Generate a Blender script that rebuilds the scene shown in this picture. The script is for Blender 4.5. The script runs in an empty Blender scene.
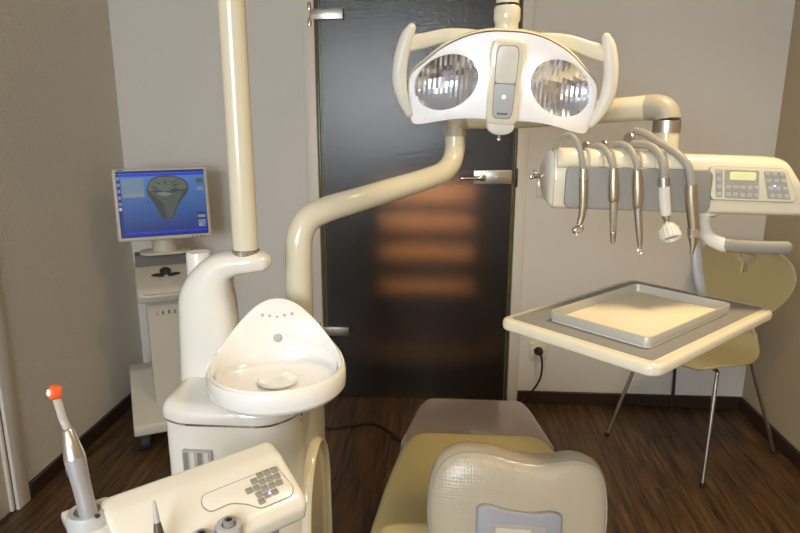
import bpy, bmesh, math, random
from math import sin, cos, pi, radians, sqrt, atan2
from mathutils import Vector, Matrix
from mathutils.geometry import delaunay_2d_cdt
random.seed(7)
S = bpy.context.scene
COL = S.collection
V = Vector

# ------------------------------------------------------------------ camera
cd = bpy.data.cameras.new('camera'); cam = bpy.data.objects.new('camera', cd); COL.objects.link(cam)
cam.location = (0, 0, 1.325)
cam.rotation_euler = (radians(90-13.4), 0, radians(4))
cd.sensor_width = 36; cd.lens = 36*635/800; cd.clip_start = .02
cd.dof.use_dof = False
S.camera = cam
# ------------------------------------------------------------------ view + world
S.view_settings.view_transform = 'Standard'; S.view_settings.look = 'None'
S.view_settings.gamma = 1; S.view_settings.use_curve_mapping = False
S.view_settings.exposure = 0.0
w = bpy.data.worlds.new('sky'); S.world = w; w.use_nodes = True
bg = w.node_tree.nodes['Background']; bg.inputs[0].default_value = (.62, .76, 1, 1); bg.inputs[1].default_value = 1.6
# ------------------------------------------------------------------ lights
def area(name, loc, rot, sx, sy, power, col):
    l = bpy.data.lights.new(name, 'AREA'); l.shape = 'RECTANGLE'; l.size = sx; l.size_y = sy
    l.energy = power; l.color = col
    o = bpy.data.objects.new(name, l); COL.objects.link(o); o.location = loc; o.rotation_euler = rot
    return o
# daylight entering by the window behind the photographer (soft sky light, tipped downwards)
area('window_daylight', (-.72, -2.02, 1.5), (radians(62), 0, 0), 1.25, 1.15, 70, (.90, .95, 1.0))
# warm ceiling lamps (each sits in its own fixture built below)
LAMPS = [(.80, 1.25, 11.5, (1.0, .74, .40)), (-.42, -1.45, 16, (.86, .93, 1.0)), (.60, -.9, 8, (1.0, .72, .40))]
for x, y, p, c_ in LAMPS:
    l_ = area('ceiling_lamp_light', (x, y, 2.462), (0, 0, 0), .30, .30, p, c_); l_.data.spread = radians(125)
# lamp in the corridor beyond the glass door
sl_ = bpy.data.lights.new('corridor_spot_light', 'SPOT'); sl_.energy = 620; sl_.color = (1.0, .70, .38); sl_.spot_size = radians(30); sl_.spot_blend = 1; sl_.shadow_soft_size = .05
so_ = bpy.data.objects.new('corridor_spot_light', sl_); COL.objects.link(so_); so_.location = (-.09, 3.05, 2.3)
so_.rotation_euler = (Vector((-.09, 3.5, .86))-Vector(so_.location)).to_track_quat('-Z', 'Y').to_euler()

# ------------------------------------------------------------------ materials
MATS = {}
def mat(name, col, rough=.5, metal=0, coat=0, bump=None, **kw):
    m = bpy.data.materials.new(name); m.use_nodes = True
    nt = m.node_tree; b = nt.nodes['Principled BSDF']
    b.inputs['Base Color'].default_value = (*col, 1); b.inputs['Roughness'].default_value = rough
    b.inputs['Metallic'].default_value = metal
    b.inputs['Coat Weight'].default_value = coat; b.inputs['Coat Roughness'].default_value = .06
    for k, v in kw.items():
        b.inputs[k.replace('_', ' ')].default_value = v
    tc = nt.nodes.new('ShaderNodeTexCoord')
    nz = nt.nodes.new('ShaderNodeTexNoise'); nz.inputs['Scale'].default_value = bump[0] if bump else 18
    nz.inputs['Detail'].default_value = 4
    nt.links.new(tc.outputs['Object'], nz.inputs['Vector'])
    if bump:
        bp = nt.nodes.new('ShaderNodeBump'); bp.inputs['Strength'].default_value = bump[1]; bp.inputs['Distance'].default_value = bump[2]
        nt.links.new(nz.outputs['Fac'], bp.inputs['Height']); nt.links.new(bp.outputs[0], b.inputs['Normal'])
    else:   # faint wear in the gloss
        mr = nt.nodes.new('ShaderNodeMapRange'); mr.inputs[3].default_value = max(0, rough-.03); mr.inputs[4].default_value = min(1, rough+.05)
        nt.links.new(nz.outputs['Fac'], mr.inputs[0]); nt.links.new(mr.outputs[0], b.inputs['Roughness'])
    MATS[name] = m
    return m
def emi(name, col, st):
    m = mat(name, col, .4); b = m.node_tree.nodes['Principled BSDF']
    b.inputs['Emission Color'].default_value = (*col, 1); b.inputs['Emission Strength'].default_value = st
    return m
cream = mat('cream_plastic', (.76, .705, .54), .22, coat=.5)
cream2 = mat('pale_cream_plastic', (.79, .765, .67), .22, coat=.5)
white = mat('white_enamel', (.83, .815, .75), .14, coat=.7)
bowlm = mat('white_ceramic', (.92, .91, .885), .06, coat=1)
lampw = mat('lamp_white', (.90, .90, .92), .35)
offw = mat('offwhite_plastic', (.72, .70, .62), .35)
pc = mat('computer_beige', (.56, .52, .43), .45)
pcd = mat('computer_dark_beige', (.11, .105, .095), .5)
grey = mat('grey_plastic', (.27, .26, .235), .42)
lgrey = mat('light_grey_plastic', (.46, .465, .47), .4)
jgrey = mat('warm_grey_plastic', (.42, .39, .32), .4)
dark = mat('dark_plastic', (.02, .02, .022), .4)
rubber = mat('black_rubber', (.012, .012, .012), .6)
chrome = mat('chrome', (.72, .71, .70), .12, 1)
steel = mat('brushed_steel', (.55, .53, .50), .3, 1)
gold = mat('warm_satin_steel', (.52, .46, .36), .33, 1)
hose = mat('hose_grey', (.36, .34, .29), .45)
leather = mat('yellow_beige_leather', (.40, .325, .145), .40, bump=(260, .25, .002))
hleather = mat('pale_beige_leather', (.37, .32, .235), .27, bump=(50, .0, .001))
taupe = mat('taupe_glossy_vinyl', (.21, .17, .145), .16, coat=.6)
orange = mat('orange_silicone', (.85, .12, .02), .35)
shellm = mat('olive_beige_plywood', (.40, .345, .19), .35)
inset = mat('grey_table_inlay', (.24, .235, .225), .42)
paper = mat('cream_tray_liner', (.80, .74, .58), .6)
traym = mat('aluminium_tray', (.50, .49, .44), .40, .25)
clear = mat('clear_light_guide', (.75, .72, .66), .15, Transmission_Weight=.5)
framew = mat('white_door_frame', (.74, .70, .62), .4)
skirt = mat('dark_brown_skirting', (.035, .020, .014), .4)
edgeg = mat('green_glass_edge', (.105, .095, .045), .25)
lcd = emi('lcd_display', (.60, .58, .30), .5)
led = emi('blue_led', (.25, .4, 1), 9)
bulbm = emi('halogen_bulb', (1, .95, .85), 25)
lampc = emi('cool_lamp_glass', (.86, .93, 1), 9)
lampe = emi('ceiling_lamp_glass', (1, .78, .48), 6)

def nd(nt, t, **kw):
    n = nt.nodes.new(t)
    for k, v in kw.items(): setattr(n, k, v)
    return n
# plaster walls: fine ingrain-paper relief
def wallmat(name, col, sc=120, st=.35):
    m = mat(name, col, .85, bump=(sc, st, .006))
    return m
wallp = wallmat('ingrain_wallpaper', (.68, .635, .545), 95, .75)
wallb = wallmat('painted_back_wall', (.72, .695, .65), 110, .2)
wallr = wallmat('dimmed_side_wall', (.50, .41, .28), 95, .4)  # darker brown tone stands in for the weaker daylight on this side
ceilm = wallmat('ceiling_paint', (.8, .78, .74), 100, .2)
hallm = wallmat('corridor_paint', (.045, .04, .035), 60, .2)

# leather with small woven dimples
nt = hleather.node_tree; b = nt.nodes['Principled BSDF']
tc = nd(nt, 'ShaderNodeTexCoord'); vo = nd(nt, 'ShaderNodeTexVoronoi'); vo.inputs['Scale'].default_value = 190; vo.inputs['Randomness'].default_value = .15
bp = nd(nt, 'ShaderNodeBump'); bp.inputs['Strength'].default_value = .35; bp.inputs['Distance'].default_value = .0012
nt.links.new(tc.outputs['Object'], vo.inputs[0]); nt.links.new(vo.outputs['Distance'], bp.inputs['Height']); nt.links.new(bp.outputs[0], b.inputs['Normal'])

# wood planks: grain along Y, a different offset and tone per plank
plank = mat('dark_wood_plank', (.06, .03, .015), .42)
nt = plank.node_tree; b = nt.nodes['Principled BSDF']
for l in list(b.inputs['Roughness'].links): nt.links.remove(l)
geo = nd(nt, 'ShaderNodeNewGeometry'); oi = nd(nt, 'ShaderNodeObjectInfo')
ad = nd(nt, 'ShaderNodeVectorMath', operation='ADD'); sc = nd(nt, 'ShaderNodeVectorMath', operation='MULTIPLY')
ml = nd(nt, 'ShaderNodeMath', operation='MULTIPLY'); ml.inputs[1].default_value = 37
cb = nd(nt, 'ShaderNodeCombineXYZ')
nt.links.new(oi.outputs['Random'], ml.inputs[0]); nt.links.new(ml.outputs[0], cb.inputs[0]); nt.links.new(ml.outputs[0], cb.inputs[1])
nt.links.new(geo.outputs['Position'], ad.inputs[0]); nt.links.new(cb.outputs[0], ad.inputs[1])
sc.inputs[1].default_value = (48, 3.4, 10); nt.links.new(ad.outputs[0], sc.inputs[0])
n1 = nd(nt, 'ShaderNodeTexNoise'); n1.inputs['Scale'].default_value = 1.0; n1.inputs['Detail'].default_value = 7; n1.inputs['Roughness'].default_value = .65; n1.inputs['Distortion'].default_value = .6
nt.links.new(sc.outputs[0], n1.inputs['Vector'])
cr = nd(nt, 'ShaderNodeValToRGB'); e = cr.color_ramp.elements
e[0].position = .36; e[0].color = (.016, .009, .004, 1); e[1].position = .68; e[1].color = (.145, .070, .025, 1)
x = e.new(.5); x.color = (.072, .035, .012, 1)
nt.links.new(n1.outputs['Fac'], cr.inputs[0])
hs = nd(nt, 'ShaderNodeHueSaturation'); mr = nd(nt, 'ShaderNodeMapRange'); mr.inputs[3].default_value = .9; mr.inputs[4].default_value = 1.1
nt.links.new(oi.outputs['Random'], mr.inputs[0]); nt.links.new(mr.outputs[0], hs.inputs['Value']); nt.links.new(cr.outputs[0], hs.inputs['Color'])
nt.links.new(hs.outputs[0], b.inputs['Base Color'])
bp = nd(nt, 'ShaderNodeBump'); bp.inputs['Strength'].default_value = .3; bp.inputs['Distance'].default_value = .003
nt.links.new(n1.outputs['Fac'], bp.inputs['Height']); nt.links.new(bp.outputs[0], b.inputs['Normal'])

# textured dark glass
glass = mat('textured_dark_glass', (.30, .29, .28), .22, bump=(115, .65, .0017), Transmission_Weight=.98, IOR=1.55)
wglass = mat('window_glass', (1, 1, 1), .0, Transmission_Weight=1.0)
# corridor louvre wood
louv = mat('corridor_orange_wood', (.76, .40, .17), .5, bump=(30, .2, .002))
mirror = mat('reflector_mirror', (.72, .78, .95), .17, 1)

# ------------------------------------------------------------------ mesh helpers
def crom(pts, n):
    """Catmull-Rom through pts; each point may carry radii as extra components."""
    P = [list(map(float, p)) for p in pts]; out = []
    P = [[2*a-b for a, b in zip(P[0], P[1])]] + P + [[2*a-b for a, b in zip(P[-1], P[-2])]]
    for i in range(1, len(P)-2):
        for k in range(n):
            t = k/n
            out.append([.5*(2*b+(c-a)*t+(2*a-5*b+4*c-d)*t*t+(3*b-a-3*c+d)*t**3) for a, b, c, d in zip(P[i-1], P[i], P[i+1], P[i+2])])
    out.append(P[-2])
    return out
def rings(bm, R, closed=True, cap0=True, cap1=True):
    vs = [[bm.verts.new(p) for p in r] for r in R]
    n = len(vs[0])
    for a, b in zip(vs, vs[1:]):
        for i in range(n if closed else n-1):
            j = (i+1) % n
            bm.faces.new((a[i], a[j], b[j], b[i]))
    if cap0: bm.faces.new(vs[0][::-1])
    if cap1: bm.faces.new(vs[-1])
    return vs
def sweep(bm, pts, r=None, n=6, seg=20, hint=(0, 0, 1), ry=None, cap='flat', ex=2.0):
    """pts: (x,y,z) with r given, or (x,y,z,rx[,ry]). Smooth tube, optionally superelliptic."""
    Q = []
    for p in pts:
        p = list(p)
        if len(p) == 3: p += [r, ry if ry else r]
        if len(p) == 4: p += [p[3]]
        Q.append(p)
    Q = crom(Q, n) if n > 1 else Q
    if cap == 'round':
        def tail(a, b):
            d = (V(a[:3])-V(b[:3])).normalized(); out = []
            for k in range(1, 5):
                t = k/4*pi/2*.97
                out.append(list(V(a[:3])+d*min(a[3], a[4])*sin(t)) + [a[3]*cos(t), a[4]*cos(t)])
            return out
        Q = tail(Q[0], Q[1])[::-1] + Q + tail(Q[-1], Q[-2])
    up = V(hint); R = []
    side = None
    for i, q in enumerate(Q):
        a = V(Q[max(0, i-1)][:3]); c = V(Q[min(len(Q)-1, i+1)][:3]); t = (c-a).normalized()
        if side is None:
            side = t.cross(up)
            if side.length < 1e-4: side = t.cross(V((1, 0, 0)))
            side.normalize()
        side = (side - t*side.dot(t)).normalized(); nn = side.cross(t)
        ring = []
        for k in range(seg):
            ang = 2*pi*k/seg; ca, sa = cos(ang), sin(ang)
            ca = math.copysign(abs(ca)**(2/ex), ca); sa = math.copysign(abs(sa)**(2/ex), sa)
            ring.append(V(q[:3]) + side*ca*q[3] + nn*sa*q[4])
        R.append(ring)
    rings(bm, R)
    return bm
def lathe(bm, prof, M=Matrix(), seg=28):
    """prof: list of (r, z) along local z."""
    R = [[M @ V((max(r, 1e-4)*cos(2*pi*k/seg), max(r, 1e-4)*sin(2*pi*k/seg), z)) for k in range(seg)] for r, z in prof]
    rings(bm, R); return bm
def along(a, b):
    """matrix with origin a and z axis towards b"""
    a = V(a); z = (V(b)-a).normalized(); x = z.cross(V((0, 1, 0)))
    if x.length < 1e-3: x = z.cross(V((1, 0, 0)))
    x.normalize(); y = z.cross(x)
    return Matrix(((x.x, y.x, z.x, a.x), (x.y, y.y, z.y, a.y), (x.z, y.z, z.z, a.z), (0, 0, 0, 1)))
def frame(o, u, v, n=None):
    u = V(u).normalized(); v = V(v); n = u.cross(v).normalized() if n is None else V(n); v = n.cross(u).normalized()
    return Matrix(((u.x, v.x, n.x, o[0]), (u.y, v.y, n.y, o[1]), (u.z, v.z, n.z, o[2]), (0, 0, 0, 1)))
def T(x, y, z): return Matrix.Translation((x, y, z))
def rrect(w, h, r, n=5, cx=0, cy=0):
    o = []
    for sx, sy, a0 in ((1, 1, 0), (-1, 1, 90), (-1, -1, 180), (1, -1, 270)):
        for k in range(n+1):
            a = radians(a0+90*k/n); o.append((cx+sx*(w/2-r)+r*cos(a), cy+sy*(h/2-r)+r*sin(a)))
    return o
def roundpoly(P, r, n=4):
    out = []; N = len(P)
    for i in range(N):
        p = V(P[i]); a = V(P[i-1]); b = V(P[(i+1) % N]); rr = min(r, (a-p).length*.45, (b-p).length*.45)
        s = p+(a-p).normalized()*rr; e_ = p+(b-p).normalized()*rr
        for k in range(n+1):
            t = k/n; out.append(tuple(s*(1-t)**2+p*2*t*(1-t)+e_*t*t))
    return out
def spline2(P, n=5):
    N = len(P); out = []
    for i in range(N):
        a, b, c, d = P[i-1], P[i], P[(i+1) % N], P[(i+2) % N]
        for k in range(n):
            t = k/n
            out.append(tuple(.5*(2*q+(r_-p)*t+(2*p-5*q+4*r_-s)*t*t+(3*q-p-3*r_+s)*t**3) for p, q, r_, s in zip(a, b, c, d)))
    return out
def ccw(o):
    A = sum(o[i-1][0]*o[i][1]-o[i][0]*o[i-1][1] for i in range(len(o)))
    return o if A > 0 else o[::-1]
def insetp(o, d):
    N = len(o); out = []
    for i in range(N):
        a = V(o[i-1]); b = V(o[(i+1) % N]); t = (b-a)
        if t.length < 1e-9: out.append(o[i]); continue
        t.normalize(); out.append((o[i][0]-t.y*d, o[i][1]+t.x*d))
    return out
def slab(bm, o, z0, z1, M=Matrix(), r=0, n=3, rb=None, taper=0):
    """outline o extruded z0..z1 along local z with rounded edges"""
    o = ccw([tuple(p) for p in o]); rb = r if rb is None else rb
    R = []
    if rb > 0:
        for k in range(n+1):
            a = pi/2*k/n; R.append((rb*(1-sin(a)), z0+rb*(1-cos(a))))
    else: R.append((0, z0))
    if r > 0:
        for k in range(n+1):
            a = pi/2*k/n; R.append((r*(1-cos(a))+taper, z1-r*(1-sin(a))))
    else: R.append((taper, z1))
    rings(bm, [[M @ V((p[0], p[1], z)) for p in insetp(o, d)] for d, z in R])
    return bm
def box(bm, x0, x1, y0, y1, z0, z1, M=Matrix(), r=0, n=2):
    """bevelled box"""
    t = bmesh.new(); bmesh.ops.create_cube(t, size=1)
    for v in t.verts: v.co = V(((x0+x1)/2+v.co.x*(x1-x0), (y0+y1)/2+v.co.y*(y1-y0), (z0+z1)/2+v.co.z*(z1-z0)))
    if r: bmesh.ops.bevel(t, geom=t.edges[:], offset=r, segments=n, profile=.5, affect='EDGES')
    mp = {}
    for v in t.verts: mp[v] = bm.verts.new(M @ v.co)
    for f in t.faces: bm.faces.new([mp[v] for v in f.verts])
    t.free(); return bm
def grid_surf(bm, G, cu=False):
    vs = [[bm.verts.new(p) for p in r] for r in G]
    for a, b in zip(vs, vs[1:]):
        for i in range(len(a)-1): bm.faces.new((a[i], a[i+1], b[i+1], b[i]))
    return vs
WP = {}
def empty(name, loc, label=None, cat=None, group=None):
    o = bpy.data.objects.new(name, None); COL.objects.link(o); o.location = loc; o.empty_display_size = .05
    WP[o.name] = V(loc); tag(o, label, cat, group); return o
def tag(o, label=None, cat=None, group=None, kind=None):
    if label: o['label'] = label
    if cat: o['category'] = cat
    if group: o['group'] = group
    if kind: o['kind'] = kind
    return o
def obj(name, bm, m, parent=None, sharp=38, label=None, mods=(), cat=None, kind=None, group=None, smooth=True, origin=None):
    bmesh.ops.recalc_face_normals(bm, faces=bm.faces[:])
    xs = [v.co for v in bm.verts]
    c = V([(min(p[i] for p in xs)+max(p[i] for p in xs))/2 for i in range(3)])
    if parent is None and kind != 'structure': c.z = min(p.z for p in xs)
    if origin: c = V(origin)
    for v in bm.verts: v.co -= c
    me = bpy.data.meshes.new(name); bm.to_mesh(me); bm.free()
    if smooth:
        me.polygons.foreach_set('use_smooth', [True]*len(me.polygons)); me.set_sharp_from_angle(angle=radians(sharp))
    me.materials.append(m)
    o = bpy.data.objects.new(name, me); COL.objects.link(o)
    WP[o.name] = c.copy()
    if parent: o.parent = parent; o.location = c-WP[parent.name]
    else: o.location = c
    tag(o, label, cat, group, kind)
    return o
def B(): return bmesh.new()
def dupe(o, off, parent=None, label=None):
    c = o.copy(); COL.objects.link(c); p = parent or o.parent; c.parent = p
    WP[c.name] = WP[o.name]+V(off); c.location = WP[c.name]-(WP[p.name] if p else V((0, 0, 0)))
    if label: c['label'] = label
    return c
def struct(name, bm, m, parent=None, label=None, **k): return obj(name, bm, m, parent, kind='structure', label=label, **k)

# ================================================================== THE ROOM
X0, X1, Y0, Y1, ZC = -1.455, 1.388, -1.95, 2.82, 2.52
DL, DR, DT = -.548, .305, 2.02       # door opening (back wall)
bm = B(); box(bm, X0-.15, X1, Y0-.15, Y1, -.06, -.006)
fl = struct('floor', bm, mat('subfloor', (.015, .01, .007), .8), label='dark brown wood plank floor of the treatment room')
pw = .178; proto = None; yy = 0; rnd = random.Random(3)
nrow = int(math.ceil((X1-X0)/pw))
for i in range(nrow):
    x0 = X0+i*pw; x1 = min(x0+pw, X1); y = Y0-rnd.random()*1.1
    while y < Y1:
        a, b_ = max(y, Y0), min(y+1.25, Y1)
        if b_-a > .05:
            bm = B(); g = .0003
            box(bm, x0+g, x1-g, a+g, b_-g, -.006, 0, r=.0006, n=1)
            obj('plank', bm, plank, fl, smooth=False)
        y += 1.25
bm = B(); box(bm, X0-.15, X1+.15, Y0-.15, Y1+.15, ZC, ZC+.1); struct('ceiling', bm, ceilm, label='plain painted ceiling above the treatment room')
# left wall with door opening Y 1.82..0.95
LD0, LD1 = .92, 1.84
bm = B(); box(bm, X0-.15, X0, LD1, Y1+.15, 0, ZC); box(bm, X0-.15, X0, Y0-.15, LD0, 0, ZC); box(bm, X0-.15, X0, LD0, LD1, 2.02, ZC)
struct('wall_left', bm, wallp, label='beige wall with rough ingrain paper on the left', smooth=False)
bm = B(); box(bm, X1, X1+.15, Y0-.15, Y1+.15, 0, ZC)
struct('wall_right', bm, wallr, label='side wall with weaker light put into its colour, at the right edge behind the shell chair', smooth=False)
bm = B()
box(bm, X0, DL-.02, Y1, Y1+.15, 0, ZC); box(bm, DR+.02, X1, Y1, Y1+.15, 0, ZC); box(bm, DL-.02, DR+.02, Y1, Y1+.15, DT+.02, ZC)
struct('wall_back', bm, wallb, label='pale wall that holds the dark glass door', smooth=False)
# wall behind the photographer with a window
WX0, WX1, WZ0, WZ1 = -1.35, -.1, .95, 2.1
bm = B()
box(bm, X0-.15, WX0, Y0-.15, Y0, 0, ZC); box(bm, WX1, X1+.15, Y0-.15, Y0, 0, ZC)
box(bm, WX0, WX1, Y0-.15, Y0, 0, WZ0); box(bm, WX0, WX1, Y0-.15, Y0, WZ1, ZC)
struct('wall_front', bm, wallb, label='wall behind the viewpoint with the daylight window', smooth=False)
bm = B()
for a, b_, c, d in ((WX0, WX1, WZ0, WZ0+.05), (WX0, WX1, WZ1-.05, WZ1), (WX0, WX0+.05, WZ0, WZ1), (WX1-.05, WX1, WZ0, WZ1), ((WX0+WX1)/2-.03, (WX0+WX1)/2+.03, WZ0, WZ1)):
    box(bm, a, b_, Y0-.04, Y0-.0, c, d, r=.003)
win = struct('window_1', bm, framew, label='two-pane daylight window behind the viewpoint')
# skirting boards
def skirting(name, x0, x1, y0, y1):
    bm = B(); box(bm, x0, x1, y0, y1, 0, .06, r=.002, n=1); struct(name, bm, skirt, label='dark brown skirting board')
skirting('baseboard_right', X1-.014, X1, Y0, Y1)
skirting('baseboard_left', X0, X0+.014, 1.905, Y1)
bm = B(); box(bm, X0+.014, DL-.065, Y1-.014, Y1, 0, .06, r=.002, n=1); box(bm, DR+.056, X1-.014, Y1-.014, Y1, 0, .06, r=.002, n=1)
struct('baseboard_back', bm, skirt, label='dark brown skirting board along the door wall')

# ---- glass door (door_1)
bm = B()
for x0, x1 in ((DL-.062, DL-.012), (DR+.006, DR+.052)):     # flat steel frame faces
    box(bm, x0, x1, Y1-.012, Y1+.15, 0, DT+.055, r=.003)
box(bm, DL-.062, DR+.052, Y1-.012, Y1+.15, DT, DT+.055, r=.003)
d1 = struct('door_1', bm, framew, label='dark textured glass door in a white steel frame')
bm = B()
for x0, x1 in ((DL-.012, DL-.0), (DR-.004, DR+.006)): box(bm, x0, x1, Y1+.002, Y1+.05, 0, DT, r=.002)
obj('frame_rebate', bm, edgeg, d1, label='olive strip where the glass meets the frame')
bm = B(); box(bm, DL+.002, DR-.006, Y1+.004, Y1+.012, .008, DT-.004, r=.001, n=1)
obj('glass_pane', bm, glass, d1, label='dark textured frosted glass pane')
bm = B(); box(bm, DL+.002, DL+.010, Y1+.0015, Y1+.0035, .01, DT-.01); box(bm, DR-.012, DR-.006, Y1+.0015, Y1+.0035, .01, DT-.01)
obj('glass_edge', bm, edgeg, d1, label='olive green edge of the glass')
# hinges
def hinge(zc):
    bm = B(); box(bm, DL-.03, DL+.112, Y1-.016, Y1+.003, zc-.021, zc+.021, r=.002)
    h = obj('hinge', bm, steel, d1, label='satin steel hinge clamp')
    for s in (-1, 1):
        bm = B(); lathe(bm, [(.0, -.018), (.008, -.018), (.009, -.014), (.009, .012), (.006, .017), (0, .018)], T(DL-.03, Y1-.014, zc+s*.030), 14)
        obj('hinge_knuckle', bm, chrome, h)
hinge(1.738); hinge(.335)
bm = B(); box(bm, .126, DR-.012, Y1-.012, Y1+.004, 1.030, 1.092, r=.003)
lp = obj('lock_plate', bm, steel, d1, label='square satin steel lock plate')
bm = B(); sweep(bm, [(.166, Y1-.012, 1.060), (.166, Y1-.045, 1.060), (.156, Y1-.055, 1.060), (.12, Y1-.058, 1.060), (.072, Y1-.058, 1.060)], .0085, n=5, seg=14, cap='round')
obj('door_handle', bm, chrome, lp)
bm = B(); lathe(bm, [(0, 0), (.016, 0), (.016, .004), (.012, .006), (0, .006)], along((.166, Y1-.012, 1.060), (.166, Y1-.1, 1.060)), 20)
obj('rosette', bm, chrome, lp)
bm = B(); lathe(bm, [(0, 0), (.008, 0), (.008, .003), (0, .003)], along((.226, Y1-.012, 1.062), (.226, Y1-.1, 1.062)), 16); box(bm, .220, .238, Y1-.017, Y1-.014, 1.0585, 1.0655, r=.001)
obj('key_turn', bm, gold, lp)
bm = B(); box(bm, DR+.002, DR+.012, Y1-.018, Y1-.010, 1.02, 1.10, r=.001)
obj('strike_strip', bm, dark, lp)

# ---- corridor beyond the glass
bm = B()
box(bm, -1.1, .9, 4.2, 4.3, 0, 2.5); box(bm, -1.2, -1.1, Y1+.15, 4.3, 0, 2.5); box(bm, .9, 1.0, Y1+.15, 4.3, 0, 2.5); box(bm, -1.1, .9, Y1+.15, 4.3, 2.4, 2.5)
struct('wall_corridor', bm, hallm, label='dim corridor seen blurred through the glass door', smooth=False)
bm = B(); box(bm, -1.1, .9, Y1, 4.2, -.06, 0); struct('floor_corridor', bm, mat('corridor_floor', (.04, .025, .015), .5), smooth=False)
cs = empty('slatted_corridor_bench', (-.08, 3.5, 0), 'orange wood slatted cupboard glowing blurred behind the dark glass door', 'cupboard')
bm = B(); box(bm, -.36, .17, 3.54, 3.58, 0, 1.02); obj('back_panel', bm, mat('corridor_dark_wood', (.05, .02, .01), .5), cs)
for zc, hh in ((.895, .045), (.735, .04), (.56, .035), (.36, .022)):
    bm = B(); box(bm, -.36, .17, 3.50, 3.54, zc-hh, zc+hh, r=.004); obj('slat', bm, louv, cs)

# ---- left door (door_2), seen as a strip at the lower left
bm = B()
box(bm, X0-.15, X0+.012, LD1, LD1+.062, 0, 2.08, r=.003); box(bm, X0-.15, X0+.012, LD0-.062, LD0, 0, 2.08, r=.003); box(bm, X0-.15, X0+.012, LD0-.062, LD1+.062, 2.02, 2.08, r=.003)
d2 = struct('door_2', bm, framew, label='white framed door at the lower left edge')
bm = B(); box(bm, X0-.05, X0-.012, LD0, LD1, .002, 2.02, r=.002); obj('door_leaf', bm, framew, d2)
bm = B(); box(bm, X0-.03, X0-.002, LD1-.014, LD1, 0, 2.02, r=.003); obj('door_stop', bm, framew, d2)
bm = B(); box(bm, X0-.15, X0, LD0, LD1, -.006, .003, r=.001, n=1); obj('threshold', bm, skirt, d2)
bm = B(); box(bm, X0-.15, X0-.14, LD0, LD1, 0, 2.03); obj('rear_panel', bm, framew, d2)

# ---- ceiling lamps
for i, (x, y, p, c_) in enumerate(LAMPS):
    lab = ['round warm ceiling lamp above the dental chair', 'round cool ceiling lamp behind the viewpoint at left', 'round warm ceiling lamp behind the viewpoint at right'][i]
    e_ = empty('ceiling_lamp', (x, y, ZC), lab, 'ceiling lamp', 'round ceiling lamps')
    bm = B(); lathe(bm, [(0, 0), (.22, 0), (.22, -.03), (.205, -.035), (.2, -.03), (0, -.03)], T(x, y, ZC), 32); obj('lamp_ring', bm, framew, e_)
    bm = B(); lathe(bm, [(0, -.031), (.19, -.031), (.17, -.045), (0, -.05)], T(x, y, ZC), 32); obj('diffuser', bm, lampe if c_[0] == 1 else lampc, e_)

# ---- wall sockets
def socket(x, z, lab, plug=False):
    e_ = empty('wall_socket', (x, Y1, z-.04), lab, 'socket')
    bm = B(); box(bm, x-.041, x+.041, Y1-.010, Y1, z-.041, z+.041, r=.004); obj('cover_plate', bm, cream, e_)
    bm = B(); lathe(bm, [(0, .0), (.024, .0), (.025, .003), (.021, .004), (.020, -.002), (0, -.002)], along((x, Y1-.010, z), (x, Y1-.1, z)), 24); obj('socket_well', bm, pcd if plug else cream, e_)
socket(.446, .263, 'cream wall socket low beside the glass door with black plug in it')
socket(.443, 1.018, 'cream wall socket behind the left end of the instrument console')
pe = empty('black_power_cable', (.446, 2.79, .2), 'black plug and power cable hanging from the low wall socket', 'cable')
bm = B(); lathe(bm, [(0, 0), (.017, 0), (.017, .02), (.012, .034), (.006, .036), (0, .036)], along((.449, Y1-.011, .265), (.449, Y1-.1, .263)), 20); obj('plug', bm, rubber, pe)
bm = B(); sweep(bm, [(.449, 2.772, .262), (.455, 2.765, .245), (.46, 2.768, .19), (.452, 2.775, .13), (.42, 2.775, .075), (.375, 2.77, .025), (.30, 2.74, .006), (.2, 2.70, .006)], .0045, n=6, seg=10, cap='round'); obj('cord', bm, rubber, pe)
bm = B(); sweep(bm, [(-.56, 2.50, .006), (-.467, 2.49, .006), (-.39, 2.52, .006), (-.311, 2.545, .006), (-.24, 2.50, .006), (-.177, 2.41, .006), (-.06, 2.2, .006), (0, 1.9, .006)], .006, n=8, seg=10, cap='round')
obj('floor_cable', bm, rubber, cat='cable', label='black cable lying on the planks between cabinet and dental chair')

# ================================================================== DENTAL UNIT (cabinet, spittoon, column, pole)
UX0, UX1, UY0, UY1 = -.562, -.280, 1.10, 1.46
du = empty('dental_unit', (-.41, 1.28, 0), 'white dental unit cabinet with round spittoon bowl and tall pole', 'dental unit')
oc = [(UX0, UY0+.03), (UX0+.05, UY0), (UX1-.05, UY0), (UX1, UY0+.06), (UX1, UY1), (UX0, UY1)]
oc = roundpoly(oc, .042, 5)
bm = B(); slab(bm, insetp(ccw(oc), .006), .03, .734, r=.002); body = obj('cabinet_body', bm, white, du)
bm = B(); slab(bm, insetp(ccw(oc), .03), 0, .03); obj('plinth', bm, dark, du)
bm = B(); slab(bm, insetp(ccw(oc), .003), .734, .739); obj('seam_strip', bm, chrome, du, label='thin dark chrome strip under the lid')
bm = B(); slab(bm, oc, .739, .777, r=.028, n=5, rb=.002); obj('cabinet_lid', bm, white, du)
# louvre grille on the front
bm = B(); box(bm, -.508, -.448, UY0-.002, UY0+.010, .618, .683, r=.002); gr = obj('service_grille', bm, lgrey, du, label='small grey grille in the cabinet front')
for k in range(4):
    bm = B(); box(bm, -.505+k*.014, -.496+k*.014, UY0-.004, UY0+.0, .622, .680, r=.001, n=1); obj('grille_slat', bm, [grey, offw][k % 2], gr)
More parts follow.
